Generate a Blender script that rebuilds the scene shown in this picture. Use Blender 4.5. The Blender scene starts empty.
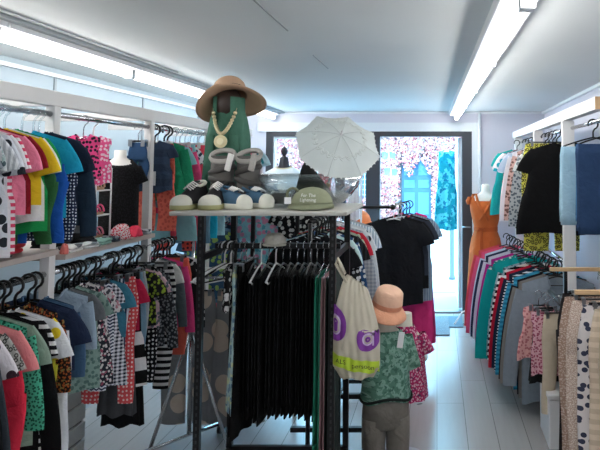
import bpy, math, random
from mathutils import Vector, Matrix
R = random.Random(7)
PI = math.pi
SC = bpy.context.scene
COL = SC.collection

# ------------------------------------------------------------------ camera
F, CU, CV, PITCH, CAMZ = 625.0, 437.0, 126.0, math.radians(3.6), 1.72
cd = bpy.data.cameras.new('camera'); cam = bpy.data.objects.new('camera', cd); COL.objects.link(cam)
cam.location = (0, 0, CAMZ); cam.rotation_euler = (PI/2 + PITCH, 0, 0)
cd.sensor_width = 36; cd.lens = F/600*36
cd.shift_x = (300-CU)/600; cd.shift_y = (CV-225)/600
cd.clip_start = .05; cd.clip_end = 200
SC.camera = cam

def at(u, v, Y):
    """a point of the photograph at distance Y into the shop"""
    s = (u-CU)/F; t = (CV-v)/F
    dy = math.cos(PITCH) - t*math.sin(PITCH); dz = math.sin(PITCH) + t*math.cos(PITCH)
    return Vector((s*Y/dy, Y, CAMZ + dz*Y/dy))

# ------------------------------------------------------------------ materials
def lin(h):
    if isinstance(h, tuple): return (*h, 1)
    h = h.lstrip('#'); o = []
    for i in (0, 2, 4):
        c = int(h[i:i+2], 16)/255
        o.append(c/12.92 if c <= .04045 else ((c+.055)/1.055)**2.4)
    return (*o, 1)
MC = {}
def mat(name, color, rough=.6, metal=0, spec=.5, bump=0, bscale=60, noise=0, nscale=8, trans=0):
    key = ('m', name)
    if key in MC: return MC[key]
    m = bpy.data.materials.new(name); m.use_nodes = True
    nt = m.node_tree; b = nt.nodes['Principled BSDF']
    b.inputs['Base Color'].default_value = lin(color); b.inputs['Roughness'].default_value = rough
    b.inputs['Metallic'].default_value = metal; b.inputs['Specular IOR Level'].default_value = spec
    if trans: b.inputs['Transmission Weight'].default_value = trans
    if noise or bump:
        tc = nt.nodes.new('ShaderNodeTexCoord')
    if noise:
        n = nt.nodes.new('ShaderNodeTexNoise'); n.inputs['Scale'].default_value = nscale; n.inputs['Detail'].default_value = 4
        nt.links.new(tc.outputs['Object'], n.inputs['Vector'])
        mx = nt.nodes.new('ShaderNodeMix'); mx.data_type = 'RGBA'
        c = lin(color); mx.inputs[6].default_value = (*[x*(1-noise) for x in c[:3]], 1); mx.inputs[7].default_value = (*[min(1, x*(1+noise)) for x in c[:3]], 1)
        nt.links.new(n.outputs['Fac'], mx.inputs[0]); nt.links.new(mx.outputs[2], b.inputs['Base Color'])
    if bump:
        n2 = nt.nodes.new('ShaderNodeTexNoise'); n2.inputs['Scale'].default_value = bscale
        nt.links.new(tc.outputs['Object'], n2.inputs['Vector'])
        bp = nt.nodes.new('ShaderNodeBump'); bp.inputs['Strength'].default_value = bump; bp.inputs['Distance'].default_value = .01
        nt.links.new(n2.outputs['Fac'], bp.inputs['Height']); nt.links.new(bp.outputs['Normal'], b.inputs['Normal'])
    MC[key] = m
    return m

def fab(c1, pat=None, c2='#ffffff', sc=30, c3=None):
    """cloth: plain or stripes / dots / flowers / checks / leopard / denim / tie-dye woven into it"""
    key = ('f', c1, pat, c2, sc, c3)
    if key in MC: return MC[key]
    m = bpy.data.materials.new('fabric_' + (pat or 'plain')); m.use_nodes = True
    nt = m.node_tree; N = nt.nodes; Lk = nt.links.new
    b = N['Principled BSDF']; b.inputs['Roughness'].default_value = .85; b.inputs['Specular IOR Level'].default_value = .2
    tc = N.new('ShaderNodeTexCoord')
    sep = N.new('ShaderNodeSeparateXYZ'); Lk(tc.outputs['Object'], sep.inputs[0])
    cmb = N.new('ShaderNodeCombineXYZ'); Lk(sep.outputs['Z'], cmb.inputs['Y']); V = cmb.outputs[0]
    def math_(op, a, bb=None):
        n = N.new('ShaderNodeMath'); n.operation = op
        for i, x in enumerate((a, bb)):
            if x is None: continue
            if isinstance(x, (int, float)): n.inputs[i].default_value = x
            else: Lk(x, n.inputs[i])
        return n.outputs[0]
    def mix(fac, a, bb):
        n = N.new('ShaderNodeMix'); n.data_type = 'RGBA'
        for i, x in ((0, fac), (6, a), (7, bb)):
            if isinstance(x, (int, float)): n.inputs[i].default_value = x
            elif isinstance(x, tuple): n.inputs[i].default_value = x
            else: Lk(x, n.inputs[i])
        return n.outputs[2]
    A, B = lin(c1), lin(c2); C3 = lin(c3) if c3 else None
    Lk(math_('ADD', sep.outputs['X'], math_('MULTIPLY', sep.outputs['Y'], .6)), cmb.inputs['X'])
    def vor(scale, rnd=1.0, out='Distance'):
        v = N.new('ShaderNodeTexVoronoi'); v.voronoi_dimensions = '2D'; v.inputs['Scale'].default_value = scale; v.inputs['Randomness'].default_value = rnd
        Lk(V, v.inputs['Vector']); return v.outputs[out]
    def noi(scale, det=3):
        n = N.new('ShaderNodeTexNoise'); n.inputs['Scale'].default_value = scale; n.inputs['Detail'].default_value = det
        Lk(V, n.inputs['Vector']); return n.outputs['Fac']
    if pat in ('sh', 'sv'):
        f = math_('LESS_THAN', math_('FRACT', math_('MULTIPLY', sep.outputs['Z' if pat == 'sh' else 'X'], sc)), .5); col = mix(f, A, B)
    elif pat == 'zig':
        zz = math_('PINGPONG', math_('MULTIPLY', sep.outputs['X'], sc), .5)
        f = math_('LESS_THAN', math_('FRACT', math_('ADD', math_('MULTIPLY', sep.outputs['Z'], sc*1.5), zz)), .5); col = mix(f, A, B)
    elif pat == 'check':
        f1 = math_('LESS_THAN', math_('FRACT', math_('MULTIPLY', sep.outputs['Z'], sc)), .5)
        f2 = math_('LESS_THAN', math_('FRACT', math_('MULTIPLY', sep.outputs['X'], sc)), .5)
        col = mix(math_('MULTIPLY', math_('ADD', f1, f2), .5), A, B)
    elif pat == 'dots':
        col = mix(math_('LESS_THAN', vor(sc*1.3, .35), .26), A, B)
    elif pat == 'bigdots':
        col = mix(math_('LESS_THAN', vor(sc, .75), .36), A, B)
    elif pat in ('floral', 'print'):
        sc = sc*1.5
        col = mix(math_('LESS_THAN', vor(sc, 1), .33), A, B)
        if C3: col = mix(math_('GREATER_THAN', noi(sc*.8), .60), col, C3)
    elif pat == 'leopard':
        sc = sc*1.5; d = vor(sc, .9); f = math_('MULTIPLY', math_('GREATER_THAN', d, .2), math_('LESS_THAN', d, .42)); col = mix(f, A, B)
    elif pat == 'denim':
        col = mix(noi(9, 4), A, B)
    elif pat == 'tiedye':
        col = mix(math_('GREATER_THAN', noi(sc, 5), .5), A, B)
        if C3: col = mix(math_('GREATER_THAN', noi(sc*1.6, 5), .58), col, C3)
    elif pat == 'marl':
        col = mix(noi(sc, 2), A, B)
    else:
        col = mix(noi(14), (*[x*.88 for x in A[:3]], 1), (*[min(1, x*1.08) for x in A[:3]], 1))
    Lk(col, b.inputs['Base Color'])
    n2 = N.new('ShaderNodeTexNoise'); n2.inputs['Scale'].default_value = 17; n2.inputs['Detail'].default_value = 4; n2.inputs['Distortion'].default_value = .6
    Lk(tc.outputs['Object'], n2.inputs['Vector'])
    bp = N.new('ShaderNodeBump'); bp.inputs['Strength'].default_value = .75; bp.inputs['Distance'].default_value = .016
    Lk(n2.outputs['Fac'], bp.inputs['Height']); Lk(bp.outputs['Normal'], b.inputs['Normal'])
    MC[key] = m
    return m

def glassy(name, tint=(1, 1, 1), gloss=.16, rough=.03):
    m = bpy.data.materials.new(name); m.use_nodes = True; nt = m.node_tree; nt.nodes.clear()
    o = nt.nodes.new('ShaderNodeOutputMaterial'); t = nt.nodes.new('ShaderNodeBsdfTransparent'); t.inputs[0].default_value = (*tint, 1)
    g = nt.nodes.new('ShaderNodeBsdfGlossy'); g.inputs['Roughness'].default_value = rough
    lw = nt.nodes.new('ShaderNodeLayerWeight'); lw.inputs[0].default_value = gloss
    mx = nt.nodes.new('ShaderNodeMixShader')
    nt.links.new(lw.outputs['Facing'], mx.inputs[0]); nt.links.new(t.outputs[0], mx.inputs[1]); nt.links.new(g.outputs[0], mx.inputs[2])
    nt.links.new(mx.outputs[0], o.inputs[0])
    return m

def emit(name, color, s):
    m = bpy.data.materials.new(name); m.use_nodes = True; nt = m.node_tree; nt.nodes.clear()
    o = nt.nodes.new('ShaderNodeOutputMaterial'); e = nt.nodes.new('ShaderNodeEmission'); e.inputs[0].default_value = (*color, 1); e.inputs[1].default_value = s
    nt.links.new(e.outputs[0], o.inputs[0]); return m

# ------------------------------------------------------------------ mesh building
class MB:
    def __init__(s): s.v = []; s.f = []; s.mi = []; s.cur = 0
    def vert(s, p): s.v.append(tuple(p)); return len(s.v)-1
    def face(s, *i): s.f.append(tuple(i)); s.mi.append(s.cur)
    def box(s, lo, hi, M=None):
        x0, y0, z0 = lo; x1, y1, z1 = hi
        ps = [(x0,y0,z0),(x1,y0,z0),(x1,y1,z0),(x0,y1,z0),(x0,y0,z1),(x1,y0,z1),(x1,y1,z1),(x0,y1,z1)]
        if M: ps = [M @ Vector(p) for p in ps]
        b = len(s.v); s.v += [tuple(p) for p in ps]
        for q in ((0,3,2,1),(4,5,6,7),(0,1,5,4),(1,2,6,5),(2,3,7,6),(3,0,4,7)): s.face(*[b+i for i in q])
        return s
    def rings(s, rs, close=True, cap0=True, cap1=True):
        """rs: lists of points, all of one length"""
        n = len(rs[0]); b = len(s.v)
        for r in rs: s.v += [tuple(p) for p in r]
        for k in range(len(rs)-1):
            for i in range(n if close else n-1):
                j = (i+1) % n
                s.face(b+k*n+i, b+k*n+j, b+(k+1)*n+j, b+(k+1)*n+i)
        if cap0: s.face(*[b+i for i in reversed(range(n))])
        if cap1: s.face(*[b+(len(rs)-1)*n+i for i in range(n)])
        return s
    def tube(s, pts, r, n=6, cap=True):
        pts = [Vector(p) for p in pts]; rs = []; up = None
        for i, p in enumerate(pts):
            d = (pts[min(i+1, len(pts)-1)] - pts[max(i-1, 0)])
            if d.length < 1e-9: d = Vector((0,0,1))
            d.normalize()
            if up is None:
                up = Vector((0,1,0)) if abs(d.y) < .9 else Vector((1,0,0))
            a = (up - d*up.dot(d))
            if a.length < 1e-6: a = d.orthogonal()
            a.normalize(); up = a; bb = d.cross(a)
            rr = r[i] if isinstance(r, (list, tuple)) else r
            rs.append([p + a*rr*math.cos(2*PI*k/n) + bb*rr*math.sin(2*PI*k/n) for k in range(n)])
        return s.rings(rs, True, cap, cap)
    def ell(s, secs, n=16, cap0=True, cap1=True, axis='z', pw=1.0):
        """secs: (cx, cy, cz, rx, ry) horizontal elliptical sections"""
        rs = []
        for (cx, cy, cz, rx, ry) in secs:
            ring = []
            for k in range(n):
                a = 2*PI*k/n; ca, sa = math.cos(a), math.sin(a)
                if pw != 1: ca = math.copysign(abs(ca)**pw, ca); sa = math.copysign(abs(sa)**pw, sa)
                ring.append((cx+rx*ca, cy+ry*sa, cz))
            rs.append(ring)
        return s.rings(rs, True, cap0, cap1)
    def lathe(s, prof, c=(0,0,0), n=24, cap0=False, cap1=False, M=None):
        rs = []
        for (r, z) in prof:
            ring = [Vector((c[0]+r*math.cos(2*PI*k/n), c[1]+r*math.sin(2*PI*k/n), c[2]+z)) for k in range(n)]
            rs.append([M @ p for p in ring] if M else ring)
        return s.rings(rs, True, cap0, cap1)
    def sphere(s, c, r, n=12, m=8, sq=(1,1,1)):
        rs = []
        for i in range(1, m):
            ph = PI*i/m
            rs.append([(c[0]+r*sq[0]*math.sin(ph)*math.cos(2*PI*k/n), c[1]+r*sq[1]*math.sin(ph)*math.sin(2*PI*k/n), c[2]-r*sq[2]*math.cos(ph)) for k in range(n)])
        return s.rings(rs)
    def disc(s, c, r, th, axis, n=20):
        """short cylinder with its axis along x, y or z"""
        rs = []
        for d in (-th/2, th/2):
            ring = []
            for k in range(n):
                a, b2 = r*math.cos(2*PI*k/n), r*math.sin(2*PI*k/n)
                ring.append({'x': (c[0]+d, c[1]+a, c[2]+b2), 'y': (c[0]+a, c[1]+d, c[2]+b2), 'z': (c[0]+a, c[1]+b2, c[2]+d)}[axis])
            rs.append(ring)
        return s.rings(rs)
    def mesh(s, name, mats, smooth=True):
        me = bpy.data.meshes.new(name); me.from_pydata(s.v, [], s.f)
        for m in (mats if isinstance(mats, (list, tuple)) else [mats]): me.materials.append(m)
        if any(s.mi): me.polygons.foreach_set('material_index', s.mi)
        if smooth: me.polygons.foreach_set('use_smooth', [len(f) == 4 for f in s.f])
        me.update()
        return me
    def build(s, name, mats, parent=None, smooth=True, bevel=0):
        o = bpy.data.objects.new(name, s.mesh(name, mats, smooth)); COL.objects.link(o)
        if parent: o.parent = parent
        if bevel:
            bv = o.modifiers.new('bevel', 'BEVEL'); bv.width = bevel; bv.segments = 2; bv.limit_method = 'ANGLE'
        return o

LABELS = {}
def tag(o, label, cat, group=None, kind=None):
    if label:
        n = len(label.split()); assert 4 <= n <= 16, (n, label)
        assert label.lower() not in LABELS, label
        LABELS[label.lower()] = 1
        o['label'] = label
    if cat: o['category'] = cat
    if group: o['group'] = group
    if kind: o['kind'] = kind
    return o
def thing(name, label, cat, loc=(0,0,0), rz=0, group=None):
    o = bpy.data.objects.new(name, None); COL.objects.link(o); o.empty_display_size = .05
    o.location = loc; o.rotation_euler = (0, 0, rz)
    return tag(o, label, cat, group)
def struct(mb, name, m, smooth=False, parent=None, bevel=0):
    o = mb.build(name, m, parent, smooth, bevel)
    if not parent: o['kind'] = 'structure'
    return o
def part_of(parent, name, me):
    o = bpy.data.objects.new(name, me); COL.objects.link(o); o.parent = parent; return o
def text_mesh(body, size, thick=.0):
    cu = bpy.data.curves.new('text', 'FONT'); cu.body = body; cu.size = size; cu.align_x = 'CENTER'; cu.align_y = 'CENTER'; cu.resolution_u = 3
    cu.extrude = thick
    o = bpy.data.objects.new('text_tmp', cu); COL.objects.link(o)
    dg = bpy.context.evaluated_depsgraph_get(); dg.update()
    me = bpy.data.meshes.new_from_object(o.evaluated_get(dg))
    bpy.data.objects.remove(o)
    return me
TUBE_S = 16.0
SKY_C = (.33, .72, 1.0, 1); SKY_S = 6.5; SUN_S = 4.6
EXPO = 0.95
# ------------------------------------------------------------------ the room
XL, XR, YF, YB, ZC = -2.5, 1.275, -3.4, 7.4, 2.352
m_ceil = mat('ceiling_white', '#dadedd', .7, noise=.03, nscale=2)
m_wall = mat('wall_pale_blue', '#a3b3bd', .6, noise=.03, nscale=3)
m_wallr = mat('wall_pale_lilac', '#cfd0dc', .6, noise=.03, nscale=3)
m_trim = mat('trim_white', '#dde3e8', .5)
m_white = mat('painted_white_timber', '#e6e4e2', .5, noise=.05, nscale=6)
m_frame = mat('dark_grey_frame', '#3a3c42', .45)
m_black = mat('black_metal', '#101012', .4, metal=.3)
m_chrome = mat('chrome', '#c9ccd0', .18, metal=1)
m_steel = mat('steel_grey', '#8d9094', .3, metal=.9)
m_blackp = mat('black_plastic', '#0c0c0d', .35)
m_whitep = mat('white_plastic', '#e9e9ea', .4)
m_wood = mat('raw_wood', '#c8a67c', .6, noise=.15, nscale=14)
m_glass = glassy('window_glass', (.97, .99, 1), .08)
m_clear = glassy('clear_plastic', (.93, .97, .98), .35, .08)

mf = bpy.data.materials.new('laminate_floor'); mf.use_nodes = True
nt = mf.node_tree; b = nt.nodes['Principled BSDF']; b.inputs['Roughness'].default_value = .24; b.inputs['Specular IOR Level'].default_value = .6
tc = nt.nodes.new('ShaderNodeTexCoord'); sp = nt.nodes.new('ShaderNodeSeparateXYZ'); cb = nt.nodes.new('ShaderNodeCombineXYZ')
nt.links.new(tc.outputs['Object'], sp.inputs[0]); nt.links.new(sp.outputs['Y'], cb.inputs['X']); nt.links.new(sp.outputs['X'], cb.inputs['Y'])
br = nt.nodes.new('ShaderNodeTexBrick'); br.inputs['Scale'].default_value = 1; br.inputs['Brick Width'].default_value = 1.28; br.inputs['Row Height'].default_value = .192
br.inputs['Mortar Size'].default_value = .0022; br.inputs['Mortar Smooth'].default_value = .1; br.offset = .37
br.inputs['Color1'].default_value = lin('#a9a6a4'); br.inputs['Color2'].default_value = lin('#b1aeac'); br.inputs['Mortar'].default_value = lin('#757371')
nt.links.new(cb.outputs[0], br.inputs['Vector'])
st = nt.nodes.new('ShaderNodeVectorMath'); st.operation = 'MULTIPLY'; st.inputs[1].default_value = (26, 2.2, 1); nt.links.new(tc.outputs['Object'], st.inputs[0])
ns = nt.nodes.new('ShaderNodeTexNoise'); ns.inputs['Scale'].default_value = 1; ns.inputs['Detail'].default_value = 5; nt.links.new(st.outputs[0], ns.inputs['Vector'])
mx = nt.nodes.new('ShaderNodeMix'); mx.data_type = 'RGBA'; mx.blend_type = 'MULTIPLY'; mx.inputs[0].default_value = .3
rp = nt.nodes.new('ShaderNodeMapRange'); rp.inputs[3].default_value = .55; rp.inputs[4].default_value = 1.15; nt.links.new(ns.outputs['Fac'], rp.inputs[0])
nt.links.new(br.outputs['Color'], mx.inputs[6]); nt.links.new(rp.outputs[0], mx.inputs[7]); nt.links.new(mx.outputs[2], b.inputs['Base Color'])

struct(MB().box((XL-.12, YF-.12, -.1), (XR+.12, YB+.12, 0)), 'floor', mf)
struct(MB().box((XL-.12, YF-.12, ZC), (XR+.12, YB+.12, ZC+.1)), 'ceiling', m_ceil)
struct(MB().box((XL-.12, YF, 0), (XL, YB, ZC)), 'wall_left', m_wall)
struct(MB().box((XR, YF, 0), (XR+.12, YB, ZC)), 'wall_right', m_wallr)
struct(MB().box((XL-.12, YF-.12, 0), (XR+.12, YF, ZC)), 'wall_front', m_wall)
WX0, WX1, DX0, DX1, DZ, WZ = at(265,200,YB).x, at(373,200,YB).x, at(373,200,YB).x, at(472,200,YB).x, 2.12, .3
wb = MB()
wb.box((XL-.12, YB, 0), (WX0, YB+.12, ZC)); wb.box((DX1, YB, 0), (XR+.12, YB+.12, ZC)); wb.box((WX0, YB, DZ), (DX1, YB+.12, ZC)); wb.box((WX0, YB, 0), (WX1, YB+.12, WZ))
struct(wb, 'wall_back', m_wallr)
# trims
struct(MB().box((WX0-.1, YB-.02, DZ), (DX1+.1, YB, DZ+.105)).box((DX1, YB-.02, 0), (DX1+.1, YB, DZ)), 'trim_1', m_trim)
struct(MB().box((XL, YB-.03, ZC-.022), (XR, YB, ZC)), 'trim_2', m_trim)
struct(MB().box((XR-.035, YF, ZC-.025), (XR, YB, ZC)), 'trim_3', m_trim)
struct(MB().box((XL, YF, 2.29), (XL+.03, YB, 2.315)), 'trim_4', m_trim)
struct(MB().box((-1.84, YF, ZC-.018), (-1.80, YB, ZC)).box((-1.76, YF, ZC-.008), (-1.75, 4.2, ZC)), 'trim_5', mat('grey_trim', '#9ba3a6', .5))
struct(MB().tube([(.5, YB-.025, 0), (.5, YB-.025, ZC)], .018, 8), 'trim_6', m_trim, True)
tb = MB()
for y in (1.6, 2.83, 4.06, 5.29, 6.52): tb.box((XL, y-.012, 0), (XL+.008, y+.012, 2.29))
struct(tb, 'trim_7', mat('panel_joint', '#8b979e', .5))
tb = MB(); tb.box((-.703, 2.2, ZC-.004), (-.697, 2.9, ZC)); tb.box((-.713, 3.55, ZC-.004), (-.708, 4.05, ZC))
struct(tb, 'trim_8', mat('ceiling_slot', '#8f9696', .6))
for x, s, nm in ((XL, 1, 'baseboard_left'), (XR, -1, 'baseboard_right')):
    struct(MB().box((min(x, x+s*.015), YF, 0), (max(x, x+s*.015), YB, .08)), nm, m_trim)
# window
fw = .085
w = MB(); y0, y1 = YB+.0, YB+.09
w.box((WX0, y0, WZ), (WX0+fw, y1, DZ)); w.box((WX1-fw, y0, WZ), (WX1, y1, DZ)); w.box((WX0+fw, y0, DZ-.06), (WX1-fw, y1, DZ)); w.box((WX0+fw, y0, WZ), (WX1-fw, y1, WZ+.08))
win = struct(w, 'window_1', m_frame)
w2 = MB(); w2.box((WX0+fw, y0+.02, WZ+.08), (WX0+fw+.022, y1-.02, DZ-.06)); w2.box((WX0+fw+.022, y0+.02, DZ-.085), (WX1-fw, y1-.02, DZ-.06))
struct(w2, 'window_bead', m_trim, parent=win)
struct(MB().box((WX0+fw, YB+.045, WZ+.08), (WX1-fw, YB+.05, DZ-.06)), 'window_pane', m_glass, parent=win)
# door
d = MB(); d.box((DX0, y0-.01, 0), (DX0+.08, y1+.02, DZ)); d.box((DX1-.115, y0-.01, 0), (DX1, y1+.02, DZ)); d.box((DX0+.08, y0-.01, DZ-.06), (DX1-.115, y1+.02, DZ))
dr = struct(d, 'door_1', m_frame)
struct(MB().box((DX0+.08, y0, 0), (DX1-.115, y1+.02, .02)), 'door_threshold', m_steel, parent=dr)
lx = DX1-.115
lf = struct(MB().box((lx-.045, YB+.12, .03), (lx, YB+1.02, DZ-.07)), 'door_leaf', m_trim, parent=dr)
hk = MB().tube([(lx-.045, 8.02, 1.99), (lx-.2, 8.02, 1.99), (lx-.22, 8.02, 2.01)], .006)
struct(hk, 'door_peg', m_steel, parent=dr, smooth=True)
struct(MB().tube([(DX1-.12, YB-.03, 1.0), (DX1-.08, YB-.06, 1.0), (DX1-.02, YB-.06, 1.0)], .009), 'door_handle', m_steel, parent=dr, smooth=True)

# ------------------------------------------------------------------ lamps
m_tube = emit('fluorescent_tube', (1.0, .985, .96), TUBE_S)
m_batten = mat('batten_white', '#d7dadd', .45)
def lamp(x, y0, y1, zt, right, label, grp, skew=0):
    t = thing('ceiling_light', label, 'ceiling light', (x, (y0+y1)/2, zt), math.radians(skew), grp)
    h = (y1-y0)/2; up = ZC-zt
    if right:
        MB().box((-.085, -h, .028), (.055, h, up)).build('batten', m_batten, t, False, .004)
    else:
        MB().box((-.08, -h, .026), (.08, h, up)).build('batten', m_batten, t, False, .004)
    MB().tube([(0, -h+.035, 0), (0, h-.035, 0)], .02 if right else .021, 10).build('tube', m_tube, t)
    for s in (-1, 1):
        MB().box((-.025, s*h-.018 if s > 0 else s*h, -.025), (.025, s*h if s > 0 else s*h+.018, .032)).build('lamp_holder', m_batten, t, False)
ords = ['first', 'second', 'third', 'fourth', 'fifth', 'sixth', 'seventh', 'eighth']
RY = (-2.9, -1.6, -.35, .87, 2.10, 3.32, 4.55, 5.80)  # tubes over and behind the camera are unseen, added for frontal light
for i, y in enumerate(RY):
    y1 = y+1.2 if i < 7 else 7.25
    yc = (y+y1)/2; x = .335 - .0148*yc
    lamp(x, y, y1, 2.268, True, f'{ords[7-i]} fluorescent tube of the ceiling row over the aisle, counted from the door wall', 'ceiling tubes over the aisle', .85)
for i, y in enumerate((-2.3, -1.0, .2, 1.45, 2.67, 3.89, 5.11, 6.34)):  # unseen tubes at the camera end are added to light the garment fronts
    lamp(-1.92, y, y+1.2 if i < 7 else 7.32, 2.285, False, f'{ords[7-i]} fluorescent tube of the row above the wall rack, counted from the door wall', 'ceiling tubes above the wall rack')

# ------------------------------------------------------------------ outside
m_pave = mat('pale_paving', '#98a1a8', .8, noise=.06, nscale=1.5)
struct(MB().box((-9, YB+.12, -.12), (6, 20.6, -.005)), 'pavement', m_pave)
pj = MB()
for k in range(9):
    yy = 8.6+k*1.3; pj.box((-9, yy, -.006), (6, yy+.02, -.002))
for k in range(12):
    xx = -7+k*1.1; pj.box((xx, YB+.15, -.006), (xx+.02, 20, -.002))
struct(pj, 'pavement_joints', mat('paving_joint', '#7f8990', .8))
FY = 20.2
struct(MB().box((-10, FY, -.1), (7, FY+.4, 4.2)), 'facade', mat('pale_render', '#a89a99', .9, noise=.1, nscale=1.2))
m_blue = mat('blue_paint', '#1f4f74', .5, noise=.12, nscale=2)
bx0, bx1 = at(402,200,FY).x, at(431,200,FY).x
t = thing('entrance_door', 'blue panelled door in the ivy wall across the yard', 'door', ((bx0+bx1)/2, FY, 0))
hw = (bx1-bx0)/2
MB().box((-hw, -.06, 0), (hw, -.005, 2.02)).build('door_panel', m_blue, t, False)
pn = MB()
for z0, z1 in ((.15, .85), (1.0, 1.25), (1.4, 1.9)):
    for s in (-1, 1): pn.box((min(s*.06, s*(hw-.07)), -.075, z0), (max(s*.06, s*(hw-.07)), -.06, z1))
pn.build('raised_panel', mat('light_blue_paint', '#356a8e', .5), t, False)
MB().box((-hw-.12, -.1, 0), (-hw, .0, 2.1)).box((hw, -.1, 0), (hw+.05, 0, 2.1)).box((-hw-.12, -.1, 2.02), (hw+.05, 0, 2.1)).build('frame', m_frame, t, False)
gx = at(375,200,FY).x
t = thing('shuttered_window', 'dark blue window with a pale grid of bars, beside the ivy', 'window', (gx-.25, FY, 0))
MB().box((-.42, -.05, .55), (.42, 0, 2.0)).build('pane', mat('navy_glass', '#23405e', .3), t, False)
gb = MB()
for k in range(6): gb.box((-.42+k*.163, -.075, .55), (-.395+k*.163, -.05, 2.0))
for k in range(9): gb.box((-.42, -.07, .6+k*.165), (.42, -.055, .62+k*.165))
gb.build('grille', mat('pale_bars', '#9fb3bd', .5), t, False)
for k, (u, v) in enumerate(((389, 156), (391, 172))):
    p = at(u, v, FY)
    t = thing('small_window', ['small blue pane high up in the pink ivy', 'small blue pane low down in the pink ivy'][k], 'window', (p.x, FY, p.z))
    MB().box((-.2, -.05, -.13), (.2, 0, .13)).build('pane', mat('pane_blue', '#7db4d3', .3), t, False)
    MB().box((-.22, -.07, -.16), (.22, -.05, -.13)).box((-.22, -.07, .13), (.22, -.05, .16)).box((-.02, -.07, -.13), (.02, -.05, .13)).build('frame', m_trim, t, False)
# climbing plant with red and pink leaves
iv = MB(); rr = random.Random(3)
def free(x, z):
    if bx0-.05 < x < bx1+.02 and z < 1.62 + .25*math.sin(x*9): return False
    for k, (u, v) in enumerate(((389, 156), (391, 172))):
        p = at(u, v, FY)
        if abs(x-p.x) < .22 and abs(z-p.z) < .11: return False
    if abs(x-gx+.25) < .38 and .7 < z < 1.75: return False
    return True
cnt = 0
while cnt < 26000:
    x = rr.uniform(-6.4, 1.4); z = rr.uniform(.0, 3.9)
    if z > 3.5 + .4*math.sin(x*1.7) or not free(x, z): continue
    cnt += 1
    y = FY-.15-rr.random()**2*.3
    s = rr.uniform(.020, .042); iv.cur = rr.choices([0, 1, 2, 3], [4, 6, .9, 1.2])[0]
    e1 = Vector((rr.gauss(0,1), rr.gauss(0,.5), rr.gauss(0,1))).normalized(); e2 = e1.cross(Vector((rr.gauss(0,.5), -1, rr.gauss(0,.5)))).normalized()
    c = Vector((x, y, z)); bidx = len(iv.v)
    for a, bb in ((1.2,0), (.2,.8), (-1,.0), (.2,-.8)): iv.vert(c+e1*a*s+e2*bb*s)
    iv.face(bidx, bidx+1, bidx+2, bidx+3)
o = iv.build('climbing_ivy', [mat('leaf_rose', '#a9696a', .7), mat('leaf_pale', '#b99a98', .7), mat('leaf_plum', '#3a242c', .7), mat('leaf_pinkred', '#a4484c', .7)], None, False)
tag(o, 'pink and red leafed creeper covering the pale house front', 'climbing plant', kind='stuff')
t = thing('bollard', 'slim dark blue post standing on the paving outside the door', 'post', (at(452,250,9.6).x, 9.6, -.004))
MB().lathe([(.05,0),(.05,.03),(.035,.05),(.035,.9),(.02,.93)], cap0=True, cap1=True, n=14).build('post', mat('navy_steel', '#39506e', .5), t)
t = thing('door_mat', 'grey speckled door mat lying inside the threshold', 'mat', (-.17, 6.86, .001))
MB().box((-.44, -.42, 0), (.3, .38, .012)).build('pile', mat('mat_grey', '#7f94a0', .9, noise=.5, nscale=60, bump=.6, bscale=200), t, False, .004)
MB().box((.3, -.1, 0), (.45, .38, .009)).build('rubber_flap', mat('mat_teal', '#56788a', .7), t, False)

# ------------------------------------------------------------------ light from the sky
W = bpy.data.worlds.new('sky'); SC.world = W; W.use_nodes = True
bg = W.node_tree.nodes['Background']; bg.inputs[0].default_value = SKY_C; bg.inputs[1].default_value = SKY_S
sl = bpy.data.lights.new('sun', 'SUN'); so = bpy.data.objects.new('sun', sl); COL.objects.link(so)
sl.energy = SUN_S; sl.angle = .01; sl.color = (1, .96, .92)
so.rotation_euler = (math.radians(38), 0, math.radians(-8))
SC.view_settings.view_transform = 'Standard'; SC.view_settings.look = 'None'; SC.view_settings.gamma = 1
SC.view_settings.exposure = EXPO
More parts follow.
